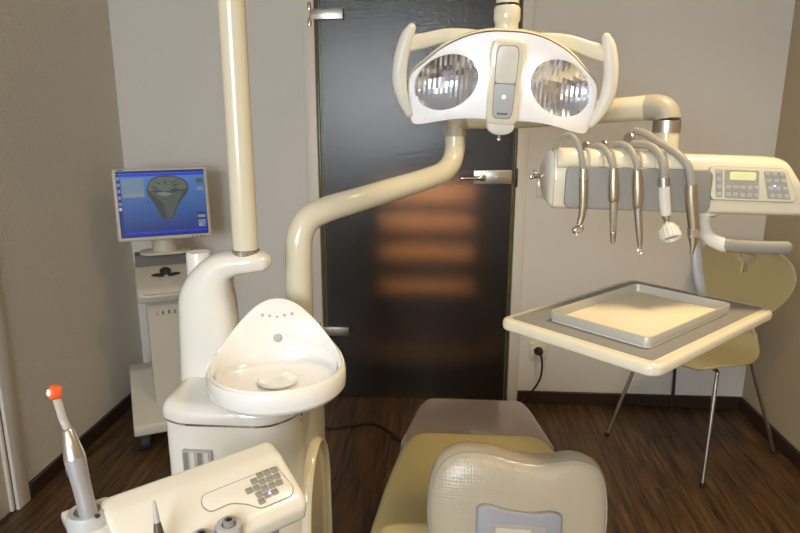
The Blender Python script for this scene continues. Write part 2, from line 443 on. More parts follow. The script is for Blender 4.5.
# arched grip on the right side
bm = B()
ar = [(1.165, .10), (1.165, .35), (1.18, .50), (1.225, .575), (1.29, .60), (1.35, .575), (1.395, .50), (1.405, .35), (1.405, .1)]
sweep(bm, [(UX1-.003, y, z) for y, z in ar], .008, n=5, seg=10, hint=(1, 0, 0), ry=.012)
obj('side_panel_rib', bm, cream, du, label='raised arched rib on the cabinet side')
bm = B(); slab(bm, ccw([(y, z) for y, z in [(p[0], p[1]) for p in crom(ar, 5)]]), 0, .003, frame((UX1-.006, 0, 0), (0, 1, 0), (0, 0, 1))); obj('side_panel', bm, cream, du)
for z, m_ in ((.726, dark), (.714, orange)):
    bm = B(); lathe(bm, [(0, 0), (.0032, 0), (.0032, .0015), (0, .002)], along((UX1-.007, UY0+.085, z), (UX1+.5, UY0+.085, z)), 12); obj('service_plug', bm, m_, du)
# column that carries the pole
bm = B()
sweep(bm, [(-.5118, 1.3, 0.7448, 0.0684, 0.062), (-.5118, 1.3, 0.8225, 0.0653, 0.058), (-.5118, 1.3, 0.8951, 0.0622, 0.0549), (-.5097, 1.3, 0.9417, 0.059, 0.0518), (-.4962, 1.297, 0.98, 0.0466, 0.0456), (-.4745, 1.295, 1.007, 0.0342, 0.0394), (-.4455, 1.295, 1.018, 0.0264, 0.0373), (-.4092, 1.295, 1.022, 0.0233, 0.0352), (-.3854, 1.295, 1.022, 0.0197, 0.029)], n=6, seg=32, hint=(0, 1, 0), cap='round', ex=2.5)
obj('column', bm, white, du)
bm = B(); lathe(bm, [(0, .775), (.030, .775), (.0275, 1.02), (.026, 1.027), (0, 1.028)], T(-.549, 1.36, 0), 28); obj('cup_filler_post', bm, white, du)
bm = B(); lathe(bm, [(0, 1.037), (.0293, 1.037), (.0293, 1.047), (.027, 1.049), (0, 1.049)], T(-.4195, 1.295, 0), 32); obj('pole_ring', bm, chrome, du, label='chrome ring at the foot of the pole')
bm = B(); sweep(bm, [(-.4195, 1.295, 1.045, .0264), (-.4195, 1.295, 1.6, .0264), (-.4195, 1.295, 2.05, .0264)], n=2, seg=32); obj('lamp_pole', bm, cream, du)
# spittoon bowl
bm = B(); cx, cy, R_ = -.331, 1.178, .139
def hrim(a):   # a=0 at the back
    a = (a+pi) % (2*pi)-pi
    return .829+.112*math.exp(-(abs(a)/radians(55))**2.2)+.007*(.5-.5*cos(a))
NA = 72; R = []; BR = -.22
def ring(r_, fz, back=0, ledge=0):
    out = []
    for k in range(NA):
        a = 2*pi*k/NA; h = hrim(a); aa = (a+pi) % (2*pi)-pi
        r = R_*(r_-ledge*math.exp(-(abs(aa)/radians(52))**2.4))-max(0, h-.852)*back
        out.append((cx+r*sin(a+BR), cy+r*cos(a+BR), fz(h)))
    return out
for s_, z in ((.30, .7765), (.70, .778), (.90, .784), (.965, .790), (.985, .7955), (.970, .7962), (.970, .7975), (.998, .7985), (1.003, .808)): R.append(ring(s_, lambda h, z=z: z))
for s_, f, dz_, bk, lg_ in ((.995, .45, 0, .05, 0), (.975, .8, 0, .08, 0), (.955, 1, -.005, .10, 0), (.925, 1, 0, .12, 0), (.895, 1, -.004, .13, 0), (.878, 1, -.012, .13, .015), (.872, .55, -.004, .06, .16), (.870, .47, -.008, .05, .19), (.865, .2, -.006, .03, .19)):
    R.append(ring(s_, lambda h, f=f, dz_=dz_: .824+(h-.824)*f+dz_, bk, lg_))
for s_, z, lg_ in ((.83, .812, .17), (.74, .806, .12), (.60, .803, .04), (.30, .802, 0)): R.append(ring(s_, lambda h, z=z: z, 0, lg_))
rings(bm, R)
bowl = obj('spittoon_bowl', bm, bowlm, du, sharp=70, label='glossy white teardrop spittoon bowl')
bm = B(); lathe(bm, [(0, .8025), (.034, .8025), (.036, .8055), (.040, .8065), (.040, .809), (.037, .8115), (0, .8125)], T(cx+.003, cy-.01, 0), 32); obj('drain_cap', bm, bowlm, bowl)
bd_ = V((sin(BR), cos(BR), 0)); bs_ = V((cos(BR), -sin(BR), 0)); bc_ = V((cx, cy, 0))
def BP(d, q, z): return bc_+bd_*d+bs_*q+V((0, 0, z))
bm = B(); lathe(bm, [(0, -.006), (.0095, -.006), (.0095, .002), (.0075, .0055), (0, .0065)], along(BP(.0915, 0, .861), BP(-.3, 0, .90)), 20); obj('rinse_nozzle', bm, lgrey, bowl, label='grey rinse nozzle in the bowl wall')
for k in range(5):
    a = (k-2)*.0155; bm = B(); lathe(bm, [(0, -.004), (.0035, -.004), (.003, .0012), (0, .0016)], along(BP(.1015-abs(a)*.08, a, .905+abs(a)*.20), BP(-.1, a, 1.0)), 10); obj('rinse_hole', bm, lgrey, bowl)

# ================================================================== INSTRUMENT CONSOLE ON ITS SWING ARM
ic = empty('instrument_console', (-.32, 1.36, .777), 'cream instrument console with keypad carried by a long bent arm', 'dental console')
bm = B()
sweep(bm, [(-.333, 1.400, .777, .031), (-.333, 1.402, .92, .031), (-.331, 1.404, 1.02, .031), (-.326, 1.408, 1.062, .0305), (-.309, 1.42, 1.094, .030), (-.27, 1.447, 1.113, .030), (-.222, 1.482, 1.125, .0295),
           (-.13, 1.575, 1.145, .029), (-.05, 1.655, 1.163, .0285), (-.005, 1.705, 1.178, .028), (.018, 1.74, 1.203, .0275), (.026, 1.755, 1.235, .027), (.026, 1.757, 1.270, .027)], n=6, seg=32)
obj('lower_arm', bm, cream, ic, label='cream tube rising from the cabinet and bending towards the door')
bm = B(); sweep(bm, [(.026, 1.757, 1.2705, .0285), (.026, 1.757, 1.285, .0285), (.030, 1.757, 1.302, .0285), (.045, 1.756, 1.313, .0285), (.062, 1.752, 1.316, .0285)], n=5, seg=32); obj('elbow_joint', bm, jgrey, ic, label='warm grey elbow between the two arms')
bm = B(); sweep(bm, [(.060, 1.7525, 1.316, .0265), (.17, 1.708, 1.318, .0270), (.30, 1.64, 1.327, .0275), (.462, 1.545, 1.342, .0285)], n=5, seg=32); obj('upper_arm', bm, cream, ic)
bm = B(); sweep(bm, [(.462, 1.545, 1.342, .0292), (.480, 1.533, 1.342, .0295), (.494, 1.524, 1.336, .030), (.500, 1.518, 1.322, .030), (.501, 1.516, 1.314, .030)], n=5, seg=32); obj('end_joint', bm, jgrey, ic, label='warm grey rounded joint at the arm end')
bm = B(); lathe(bm, [(0, 1.287), (.0302, 1.287), (.0302, 1.314), (0, 1.314)], T(.501, 1.516, 0), 32); obj('collar_ring', bm, steel, ic, label='polished steel collar ring')
bm = B(); sweep(bm, [(.501, 1.516, 1.287, .0285), (.502, 1.510, 1.24, .0285), (.502, 1.47, 1.205, .028), (.495, 1.40, 1.19, .028), (.48, 1.33, 1.19, .028)], n=5, seg=28); obj('drop_tube', bm, cream, ic)
# housing: wedge profile (local: y', z) extruded along x
CX0, CX1, FY = .203, .664, 1.20
sl = -.012   # slope of housing to the right
def cz(x, z): return z+(x-.2)*-.012/.46
prof = [(0, 1.160), (-.004, 1.215), (.004, 1.252), (.020, 1.262), (.055, 1.262), (.115, 1.245), (.150, 1.218), (.125, 1.180), (.06, 1.156), (.01, 1.154)]
prof = roundpoly([V(p) for p in prof], .012, 3)
def hring(x, s=1, dx=lambda z: 0):
    c = V((.06, 1.208)); return [(x+dx(c.y+(p[1]-c.y)*s), FY+c.x+(p[0]-c.x)*s, cz(x, c.y+(p[1]-c.y)*s)) for p in prof]
slant = lambda z: (1.205-z)*.62
bm = B(); rings(bm, [hring(CX0, .985), hring(CX0+.004, 1), hring(.60, 1, lambda z: slant(z)*.5), hring(CX1-.04, 1, slant), hring(CX1-.025, .985, slant), hring(CX1-.014, .93, slant)])
hs_ = obj('console_housing', bm, cream, ic, sharp=45)
bm = B(); rings(bm, [hring(CX0-.0005, .96), hring(CX0-.004, .93), hring(CX0-.009, .8)]); ec = obj('end_cap', bm, offw, ic, label='plain grey-white cap on the left end')
bm = B(); sweep(bm, [(CX0-.004, FY+.10, 1.206, .005), (CX0-.016, FY+.10, 1.206, .005), (CX0-.032, FY+.085, 1.205, .004)], n=3, seg=10, cap='round'); lathe(bm, [(0, 0), (.009, 0), (.009, .006), (0, .007)], along((CX0-.02, FY+.09, 1.212), (CX0-.04, FY+.09, 1.212)), 14)
obj('cap_knob', bm, chrome, ic)
# grey front plate
bm = B(); slab(bm, rrect(.262, .078, .012, 4), 0, .008, frame((.352, FY-.0055, 1.193), (1, 0, -.026), (0, .06, 1), None), r=.003); obj('front_plate', bm, grey, ic, label='grey front plate behind the handpieces')
# raised cream tabs between the hoses, on top
HX = [.253, .299, .347, .392, .444]
tabs = [(.206, .244), (.264, .290), (.309, .338), (.357, .383), (.403, .434)]
for a, b_ in tabs:
    bm = B(); z = cz((a+b_)/2, 1.2)
    o_ = [V((-.010, .036)), V((-.006, .052)), V((.008, .0655)), V((.045, .067)), V((.075, .058)), V((.075, .030)), V((.0, .030))]
    slab(bm, roundpoly(o_, .008, 3), a, b_, frame((0, FY, z), (0, 1, 0), (0, 0, 1)), r=.003); obj('hose_rest', bm, cream, ic)
# keypad on the right
KM = frame((.556, FY-.0042, 1.2025), (1, 0, -.030), (0, .10, 1))   # local x right, y up, z toward the viewer
ko = [(-.080, .031), (.052, .031), (.0595, .024), (.079, -.021), (.075, -.030), (-.068, -.030), (-.073, -.024)]
bm = B(); slab(bm, roundpoly([V(p) for p in ko], .009, 4), -.004, .0035, KM, r=.001); kp = obj('keypad', bm, jgrey, ic, label='framed keypad with lit display')
bm = B(); slab(bm, insetp(ccw(roundpoly([V(p) for p in ko], .009, 4)), .0014), .003, .0046, KM, r=.0006); obj('keypad_face', bm, cream, kp)
bm = B(); slab(bm, roundpoly([V((-.053, .025)), V((.008, .025)), V((.012, -.026)), V((-.048, -.026))], .002, 2), .0045, .0050, KM); obj('key_field', bm, jgrey, kp)
for P in ([(-.069, .025), (-.0565, .025), (-.0515, -.025), (-.0635, -.025)], [(.0155, .025), (.052, .025), (.068, -.0245), (.028, -.0245)]):
    bm = B(); slab(bm, roundpoly([V(p) for p in P], .002, 2), .0045, .0050, KM); obj('key_field', bm, jgrey, kp)
bm = B(); slab(bm, rrect(.046, .0145, .003, 3, -.020, .0145), .005, .0062, KM, r=.0005); obj('display', bm, lcd, kp, label='glowing yellow-green display')
keyb = B(); slab(keyb, rrect(.0088, .0072, .0012, 2), .0046, .0072, KM, r=.0008, n=2); key0 = obj('key', keyb, lgrey, kp)
ku, kv = KM.col[0].xyz, KM.col[1].xyz
first = True
def putkey(u, v):
    global first
    if first: key0.location = key0.location+ku*u+kv*v; key0['_'] = 0; first = False; WP[key0.name] = WP[key0.name]+ku*u+kv*v; putkey.base = (u, v)
    else: dupe(key0, ku*(u-putkey.base[0])+kv*(v-putkey.base[1]))
for i, v in enumerate((.020, .007, -.006, -.019)): putkey(-.0635+i*.0018, v)
for v in (-.006, -.019):
    for k in range(5): putkey(-.0435+k*.0125+(.001 if v < -.01 else 0), v)
for i, v in enumerate((.020, .0075, -.006, -.019)):
    for k in range(3): putkey(.022+k*.0125+i*.0042, v)
del key0['_']
bm = B(); lathe(bm, [(0, .0074), (.0013, .0074), (.0012, .0080), (0, .0082)], KM @ T(.0365, -.001, 0), 10); obj('status_light', bm, led, kp, label='blue status light')
# grip below the console
bm = B(); lathe(bm, [(0, 1.150), (.020, 1.150), (.024, 1.146), (.024, 1.141), (.016, 1.136), (0, 1.136)], T(.500, 1.245, 0), 24); obj('grip_mount', bm, offw, ic)
bm = B(); sweep(bm, [(0.496, 1.24, 1.14, .0125), (0.491, 1.225, 1.122, .0125), (0.494, 1.205, 1.104, .013), (0.511, 1.19, 1.094, .0135), (0.521, 1.188, 1.092, .0135)], n=5, seg=20); gp = obj('grip_elbow', bm, offw, ic, label='off-white elbow of the grip')
bm = B(); sweep(bm, [(0.518, 1.188, 1.093, .0145, .0135), (0.546, 1.185, 1.091, .0135, .013), (0.586, 1.18, 1.090, .011, .0125), (0.622, 1.178, 1.0905, .010, .012)], n=5, seg=20, cap='round'); obj('grip', bm, grey, ic, label='grey rubber grip bar')

# ---------------- handpieces hanging on the console (things of their own)
def handpiece(name, label, hosepts, r_h, parts, cat='handpiece'):
    b0 = parts[0][1][0]
    e_ = empty(name, b0[:3], label, cat, 'handpieces on the instrument console')
    if hosepts: bm = B(); sweep(bm, hosepts, r_h, n=6, seg=14, cap='round'); obj('hose', bm, hose, e_)
    for nm, pts, m_, lab in parts:
        pts = [p[:3]+(p[3]*1.14,) for p in pts]
        bm = B(); sweep(bm, pts, n=4, seg=20, cap='round' if nm in ('head', 'tip') else 'flat'); obj(nm, bm, m_, e_, label=lab)
    return e_
Yf = 1.180
e_ = handpiece('contra_angle_handpiece', 'bent steel contra-angle handpiece hanging leftmost on the console',
    [(.205, 1.235, 1.248), (.207, 1.225, 1.268), (.219, 1.205, 1.288), (.232, 1.188, 1.285), (.243, Yf, 1.262), (.249, Yf, 1.235), (.2505, Yf, 1.226)], .0052,
    [('collar', [(.2505, Yf, 1.230, .0058), (.2515, Yf, 1.213, .0068)], chrome, 'silver collar'),
     ('handle_body', [(.2515, Yf, 1.213, .0068), (.253, Yf, 1.19, .0072), (.254, Yf, 1.165, .0066), (.253, Yf, 1.145, .0056), (.2495, Yf, 1.128, .0046)], gold, None),
     ('head', [(.251, Yf-.004, 1.122, .006), (.242, Yf-.006, 1.119, .006)], chrome, 'small round turbine head')])
bm = B(); sweep(bm, [(.246, Yf-.008, 1.119, .0016), (.244, Yf-.010, 1.108, .0012)], n=1, seg=8); obj('bur', bm, steel, e_)
handpiece('straight_handpiece', 'straight tapered steel handpiece second from left on the console',
    [(.282, 1.235, 1.268), (.288, 1.215, 1.268), (.294, 1.192, 1.258), (.301, Yf, 1.240), (.304, Yf, 1.225)], .0062,
    [('collar', [(.304, Yf, 1.232, .0062), (.3045, Yf, 1.222, .0068)], gold, None),
     ('handle_body', [(.3045, Yf, 1.222, .0068), (.306, Yf, 1.20, .0082), (.308, Yf, 1.176, .0080), (.3085, Yf, 1.170, .0065)], gold, None),
     ('nose_cone', [(.3085, Yf, 1.170, .0064), (.3105, Yf, 1.14, .0060), (.312, Yf, 1.115, .0050)], chrome, 'bright silver nose cone'),
     ('tip', [(.312, Yf, 1.115, .0052), (.313, Yf, 1.098, .0040)], gold, None)])
e_ = handpiece('scaler_handpiece', 'long slim scaler handpiece with tiny ring tip third from left',
    [(.318, 1.235, 1.272), (.328, 1.215, 1.272), (.337, 1.195, 1.262), (.344, Yf, 1.240), (.3465, Yf, 1.222)], .0062,
    [('collar', [(.346, Yf, 1.228, .0062), (.3475, Yf, 1.215, .0072)], gold, None),
     ('handle_body', [(.3475, Yf, 1.215, .0078), (.350, Yf, 1.19, .0086), (.352, Yf, 1.165, .0076), (.3525, Yf, 1.160, .006)], gold, None),
     ('nose_cone', [(.3525, Yf, 1.160, .0060), (.357, Yf, 1.13, .0058), (.361, Yf, 1.103, .0048), (.363, Yf, 1.088, .003)], steel, None)])
bm = B(); sweep(bm, [(.363+.004*sin(t), Yf, 1.079+.005*cos(t)) for t in [2*pi*k/12 for k in range(13)]], .0014, n=1, seg=8, hint=(0, 1, 0)); obj('ring_tip', bm, chrome, e_)
e_ = handpiece('curing_lamp', 'white instrument with wide ribbed cup tip fourth on the console',
    [(.352, 1.240, 1.272), (.368, 1.215, 1.272), (.382, 1.195, 1.262), (.390, Yf, 1.240), (.394, Yf, 1.215)], .0075,
    [('collar', [(.393, Yf, 1.216, .0086), (.3955, Yf, 1.200, .0090)], steel, 'polished steel collar'),
     ('handle_body', [(.3955, Yf, 1.200, .0088), (.399, Yf, 1.175, .0088), (.404, Yf, 1.148, .0085)], offw, 'off-white handle'),
     ('neck', [(.404, Yf, 1.148, .0078), (.406, Yf, 1.138, .0038), (.408, Yf, 1.130, .0055)], steel, None)])
bm = B(); lathe(bm, [(0, 0), (.010, 0), (.014, .004), (.0165, .010), (.0175, .028), (.0160, .030), (.0145, .024), (0, .022)], along((.408, Yf, 1.131), (.414, Yf-.020, 1.10)), 30); cup = obj('cup_tip', bm, offw, e_, label='ribbed off-white cup')
cm = along((.408, Yf, 1.131), (.414, Yf-.020, 1.10))
bm = B(); lathe(bm, [(0, .0235), (.0140, .0235), (.0140, .0245), (0, .0245)], cm, 24); obj('cup_opening', bm, grey, cup, label='grey opening of the cup')
for k in range(16):
    a = 2*pi*k/16; bm = B(); sweep(bm, [tuple(cm @ V((.0165*cos(a), .0165*sin(a), .009))), tuple(cm @ V((.0175*cos(a), .0175*sin(a), .027)))], .0011, n=1, seg=6); obj('rib', bm, offw, cup)
e_ = handpiece('air_water_syringe', 'thick steel air and water syringe with pointed nozzle rightmost on console',
    [(.372, 1.30, 1.295), (.382, 1.265, 1.290), (.398, 1.225, 1.274), (.418, 1.198, 1.258), (.434, 1.183, 1.238), (.441, Yf, 1.215), (.443, Yf, 1.198)], .0072,
    [('handle_body', [(.4425, Yf, 1.203, .0090), (.446, Yf, 1.175, .0092), (.452, Yf, 1.145, .0090), (.4555, Yf, 1.125, .0086)], gold, None),
     ('collar', [(.4555, Yf, 1.125, .0094), (.4575, Yf, 1.108, .0092)], chrome, 'bright nozzle collar'),
     ('nose_cone', [(.4575, Yf, 1.108, .0088), (.458, Yf, 1.092, .0050), (.4565, Yf, 1.075, .0022)], steel, None)])
# hose levers behind the console top
for i, (x, z) in enumerate(((.272, 1.266), (.306, 1.268), (.352, 1.278))):
    bm = B(); lathe(bm, [(0, -.003), (.010 if i < 2 else .015, -.003), (.011 if i < 2 else .016, 0), (.010 if i < 2 else .015, .003), (0, .003)], along((x, 1.27, z), (x-.5, 1.1, z)), 20)
    box(bm, x-.003, x+.003, 1.265, 1.275, 1.235, z); obj('hose_lever', bm, steel, ic)

# ---------------- tray table
TD = V((.7163, .6978, 0)); TN = V((-.6978, .7163, 0))
tc_ = V((.360, 1.134, .954))
tt = empty('tray_table', tc_, 'cream-rimmed grey tray table hanging below the instrument console', 'tray table')
TM = frame(tc_, TD, TN)
bm = B(); slab(bm, rrect(.438, .300, .022, 5), 0, .020, TM, r=.007, rb=.006); obj('table_frame', bm, cream, tt, label='cream rounded rim')
bm = B(); slab(bm, rrect(.404, .266, .006, 3), .0195, .0212, TM, r=.0005); obj('table_inlay', bm, inset, tt, label='grey tabletop inlay')
bm = B(); sweep(bm, [(.500, 1.33, 1.17, .014, .010), (.512, 1.315, 1.10, .0135, .010), (.518, 1.305, 1.03, .0135, .010), (.520, 1.27, .975, .013, .009), (.505, 1.21, .957, .012, .008)], n=5, seg=20)
obj('support_arm', bm, lgrey, tt, label='light grey curved support arm')
# metal tray
tr = empty('instrument_tray', (.352, 1.112, .9753), 'shallow empty metal tray with cream liner on the tray table', 'tray')
MM = frame((.354, 1.110, .9753), TD, TN)
bm = B(); slab(bm, rrect(.286, .186, .010, 4), 0, .0025, MM, r=.001); obj('tray_floor', bm, paper, tr, label='cream liner on the tray floor')
o_ = ccw(rrect(.288, .188, .011, 4)); R = []
for d, z in ((.004, 0), (.0, .003), (-.001, .0165), (.0, .0180), (.0022, .0180), (.0030, .0165), (.0050, .003), (.0052, .0026)):
    R.append([MM @ V((p[0], p[1], z)) for p in insetp(o_, d)])
bm = B(); rings(bm, R, cap0=False, cap1=False); obj('tray_wall', bm, traym, tr)

# ================================================================== OPERATING LAMP
ol = empty('operating_lamp', (.118, 1.36, 1.39), 'white twin-reflector operating lamp with curved grips hanging over the chair', 'lamp')
k_ = .00206
roll = radians(3.2); tl = radians(5)
lu = V((cos(roll), 0, -sin(roll))); lv0 = V((sin(roll), 0, cos(roll)))
ln = V((0, -cos(tl), -sin(tl))); lu = (lu-ln*lu.dot(ln)).normalized(); lv = ln.cross(lu).normalized()
lc = V((.1175, 1.35, 1.391))
def LP(x, y, z=0): return lc+lu*(x*k_)+lv*(-y*k_)+ln*z
half = [(0, -46), (20, -45), (40, -40), (62, -29), (80, -14), (91, -4), (94.5, 6), (94, 24), (91, 41), (87.5, 46.5), (78, 46), (62, 42), (45, 38.5), (28, 37), (12, 37), (0, 37)]
outl = ccw([(x, -y) for x, y in half] + [(-x, -y) for x, y in half[-2:0:-1]])
outl = spline2(outl, 3)
def ell(s, ga=0, n=40, sgn=1):
    o = []
    for i in range(n):
        t = 2*pi*i/n; a, b_ = (33.5+ga)*cos(t), (25.5+ga)*sin(t); ph = radians(-28)
        x = a*cos(ph)-b_*sin(ph); y = a*sin(ph)+b_*cos(ph)
        o.append((s*(x+57.5), y-4.0))
    return ccw(o)
def inside(p, poly):
    c = False
    for i in range(len(poly)):
        x1, y1 = poly[i-1]; x2, y2 = poly[i]
        if (y1 > p[1]) != (y2 > p[1]) and p[0] < (x2-x1)*(p[1]-y1)/(y2-y1)+x1: c = not c
    return c
def bowz(x, y):  # front surface sweeps back at the wings
    return -.035*(abs(x)/94)**2.2
def face_mesh(bm, loops, z0, keep):
    pts = []; edges = []
    for lp_ in loops:
        s = len(pts); pts += [V(p) for p in lp_]; edges += [(s+i, s+(i+1) % len(lp_)) for i in range(len(lp_))]
    for gx in range(-95, 96, 6):
        for gy in range(-50, 52, 6):
            p = (gx+.3, gy+.2)
            if keep(p) and min((p[0]-q.x)**2+(p[1]-q.y)**2 for q in pts[:sum(map(len, loops))]) > 7: pts.append(V(p))
    vv, ee, ff, *_ = delaunay_2d_cdt(pts, edges, [], 0, 1e-5)
    vs = [bm.verts.new(LP(p.x, -p.y, z0(p.x, p.y))) for p in vv]
    for f in ff:
        c = (sum(vv[i].x for i in f)/len(f), sum(vv[i].y for i in f)/len(f))
        if keep(c): bm.faces.new([vs[i] for i in f])
    for v in list(bm.verts):
        if not v.link_faces: bm.verts.remove(v)
eL, eR = ell(-1), ell(1)
bm = B()
face_mesh(bm, [outl, eL, eR], lambda x, y: bowz(x, y), lambda p: inside(p, outl) and not inside(p, eL) and not inside(p, eR))
hsg = obj('lamp_housing', bm, lampw, ol, label='bright white front housing', sharp=60)
sm = hsg.modifiers.new('thick', 'SOLIDIFY'); sm.thickness = .008; sm.offset = -1 if (hsg.data.polygons[0].normal.dot(ln) > 0) else 1
sm2 = hsg.modifiers.new('bev', 'BEVEL'); sm2.width = .0015; sm2.segments = 2; sm2.limit_method = 'ANGLE'; sm2.angle_limit = radians(50)
# back shell
R = []
oo = ccw(outl)
for d, z in ((.3, -.0005), (-1.0, -.004), (-2.2, -.010), (-1.0, -.022), (4, -.038), (12, -.050), (20, -.056)):
    R.append([LP(p[0], -p[1]-(1.5 if z > -.03 else 0), z+bowz(p[0], p[1])) for p in insetp(oo, d)])
bm = B(); rings(bm, R, cap0=False); obj('back_shell', bm, cream, ol, label='cream rear shell', sharp=60)
# reflectors: shallow bowls of vertical mirror facets
for s, E_ in ((-1, eL), (1, eR)):
    cxy = V((s*57.5, -4.0)); bm = B(); NX = 13
    e2 = ell(s, .6)
    xs = [min(p[0] for p in e2)+(max(p[0] for p in e2)-min(p[0] for p in e2))*i/NX for i in range(NX+1)]
    def yr(x):
        ys = []
        for i in range(len(e2)):
            a, b_ = e2[i-1], e2[i]
            if (a[0]-x)*(b_[0]-x) <= 0 and a[0] != b_[0]: ys.append(a[1]+(b_[1]-a[1])*(x-a[0])/(b_[0]-a[0]))
        return (min(ys), max(ys)) if ys else (cxy.y, cxy.y)
    def dz(x, y):
        return bowz(x, y)-.006-.030*max(0, 1-(((x-cxy.x)/34)**2+((y-cxy.y)/29)**2))
    for i in range(NX):
        xa, xb = xs[i]+1e-3, xs[i+1]-1e-3
        mid = (xa+xb)/2; prev = None
        for j in range(11):
            row = []
            for q, x in enumerate((xa, mid, xb)):
                y0, y1 = yr(x); y = y0+(y1-y0)*j/10
                row.append(bm.verts.new(LP(x, -y, dz(x, y)+(.0009 if q == 1 else 0)+.0003*sin(j*1.1+i*2.1)*(1 if q == 1 else 0))))
            if prev:
                for q in (0, 1): bm.faces.new((prev[q], prev[q+1], row[q+1], row[q]))
            prev = row
    bmesh.ops.remove_doubles(bm, verts=bm.verts[:], dist=1e-5)
    rf = obj('reflector', bm, mirror, ol, sharp=8, label='oval faceted mirror reflector')
    # rim wall between housing and mirror
    bm = B(); rings(bm, [[LP(p[0], -p[1], bowz(*p)+z) for p in ell(s, g)] for g, z in ((.0, -.0005), (1.0, -.012))], cap0=False, cap1=False); obj('reflector_rim', bm, lampw, ol)
    # bulb on its small holder at the inner edge
    pl = bpy.data.lights.new('bulb_light', 'POINT'); pl.energy = .03; pl.shadow_soft_size = .004; pl.color = (1, 1, 1)
    po = bpy.data.objects.new('bulb_light', pl); COL.objects.link(po); po.location = LP(s*29, -6, .016)
    bm = B(); sweep(bm, [tuple(LP(s*22, -6, -.000)), tuple(LP(s*27, -6, .001)), tuple(LP(s*31, -6, -.004))], .0012, n=2, seg=8, cap='round'); obj('bulb_holder', bm, steel, ol)
# centre module
CMx = frame(LP(0, 1, .004), lu, lv)
bm = B(); slab(bm, [(x*k_, y*k_) for x, y in roundpoly([V((-14.5, 40)), V((14.5, 40)), V((17.5, 30)), V((15, -40)), V((-15, -40)), V((-17.5, 30))], 6, 4)], -.012, .016, CMx, r=.006, n=4); cmod = obj('centre_module', bm, cream, ol, label='cream centre module with grey display')
bm = B(); slab(bm, [(x*k_, y*k_) for x, y in roundpoly([V((-9, 35)), V((9, 35)), V((11, 28)), V((10, -28)), V((8, -34)), V((-8, -34)), V((-10, -28)), V((-11, 28))], 3, 3)], .0155, .0166, CMx); obj('panel_outline', bm, grey, cmod)
bm = B(); slab(bm, [(x*k_, y*k_) for x, y in roundpoly([V((-8.2, 34)), V((8.2, 34)), V((10.2, 27)), V((9.8, 0)), V((-9.8, 0)), V((-10.2, 27))], 3, 3)], .0160, .0178, CMx, r=.0005); obj('upper_panel', bm, offw, cmod)
bm = B(); slab(bm, [(x*k_, y*k_) for x, y in roundpoly([V((-9.8, -1)), V((9.8, -1)), V((9.4, -27)), V((7.4, -33)), V((-7.4, -33)), V((-9.4, -27))], 3, 3)], .0160, .0174, CMx, r=.0005); obj('sensor_window', bm, lgrey, cmod, label='grey sensor window')
bm = B(); lathe(bm, [(0, .017), (.0045, .017), (.0040, .0185), (0, .019)], CMx @ T(.0, -13*k_, 0), 16); obj('indicator_light', bm, emi('lamp_indicator', (1, .96, .9), .35), cmod)
for k in range(5):
    bm = B(); box(bm, (-5+k*2.1)*k_, (-3.6+k*2.1)*k_, -30*k_, -28*k_, .0172, .0177, CMx); obj('tiny_print', bm, dark, cmod)
bm = B(); slab(bm, [(x*k_, y*k_) for x, y in roundpoly([V((-14, -38)), V((14, -38)), V((13, -46)), V((6, -50)), V((-6, -50)), V((-13, -46))], 4, 4)], -.02, .014, CMx, r=.005); obj('module_foot', bm, offw, cmod)
bm = B(); lathe(bm, [(0, 0), (.0035, 0), (.0030, .006), (.0045, .008), (.0045, .012), (0, .014)], along(LP(0, 51, 0), LP(0, 60, 0)), 12); obj('adjuster_pin', bm, chrome, cmod)
# yoke arms and grips
def yoke(s, P, G):
    bm = B(); sweep(bm, [tuple(LP(*p[:3]))+(p[3]*k_, p[4]) for p in P], n=5, seg=16, hint=tuple(ln), ex=3.2); obj('yoke_arm', bm, cream, ol)
    bm = B(); sweep(bm, [tuple(LP(*p[:3]))+(p[3]*k_, p[4]) for p in G], n=6, seg=18, hint=tuple(ln), cap='round'); obj('grip', bm, offw, ol, label='curved off-white side grip')
yoke(-1, [(0, -38, -.045, 5, .010), (-30, -42, -.045, 5.5, .010), (-58, -41, -.043, 6.5, .010), (-80, -35, -.040, 7.5, .010), (-97, -31, -.034, 8, .009)],
     [(-95, -46, -.034, 4.5, .010), (-99, -36, -.032, 7, .012), (-104, -14, -.030, 7.3, .013), (-104, 8, -.030, 7.2, .013), (-99, 24, -.030, 6, .012), (-93, 37, -.032, 4, .010)])
yoke(1, [(0, -38, -.045, 5, .010), (30, -42, -.045, 5.5, .010), (58, -41, -.043, 6.5, .010), (80, -35, -.040, 7.5, .010), (98, -31, -.034, 8, .009)],
     [(96, -46, -.034, 4.5, .010), (100, -36, -.032, 7, .012), (105, -14, -.030, 7.3, .013), (105, 8, -.030, 7.2, .013), (100, 24, -.030, 6, .012), (93, 37, -.032, 4, .010)])
# neck and overhead arm to the pole
hx, hy = .122, 1.395
bm = B(); lathe(bm, [(0, 1.462), (.026, 1.462), (.027, 1.475), (.0240, 1.485), (.0240, 1.508), (.0270, 1.514), (.0270, 1.536), (.0240, 1.541), (0, 1.541)], T(hx, hy, 0), 32); obj('neck_joint', bm, cream, ol)
bm = B(); lathe(bm, [(0, 1.541), (.0225, 1.541), (.0225, 1.546), (0, 1.546)], T(hx, hy, 0), 28); obj('neck_ring', bm, dark, ol)
bm = B(); sweep(bm, [(hx, hy, 1.546, .0235), (hx, hy, 1.80, .0235), (hx-.01, hy, 1.95, .0235), (hx-.06, hy-.02, 2.0, .0235), (-.15, 1.34, 2.02, .0235), (-.33, 1.305, 2.03, .0235), (-.4195, 1.295, 2.075, .0235)], n=5, seg=24); obj('overhead_arm', bm, cream, ol)
bm = B(); sweep(bm, [(-.4195, 1.295, 2.05, .031), (-.4195, 1.295, 2.12, .031)], n=2, seg=24, cap='round'); obj('pole_cap', bm, cream, ol)

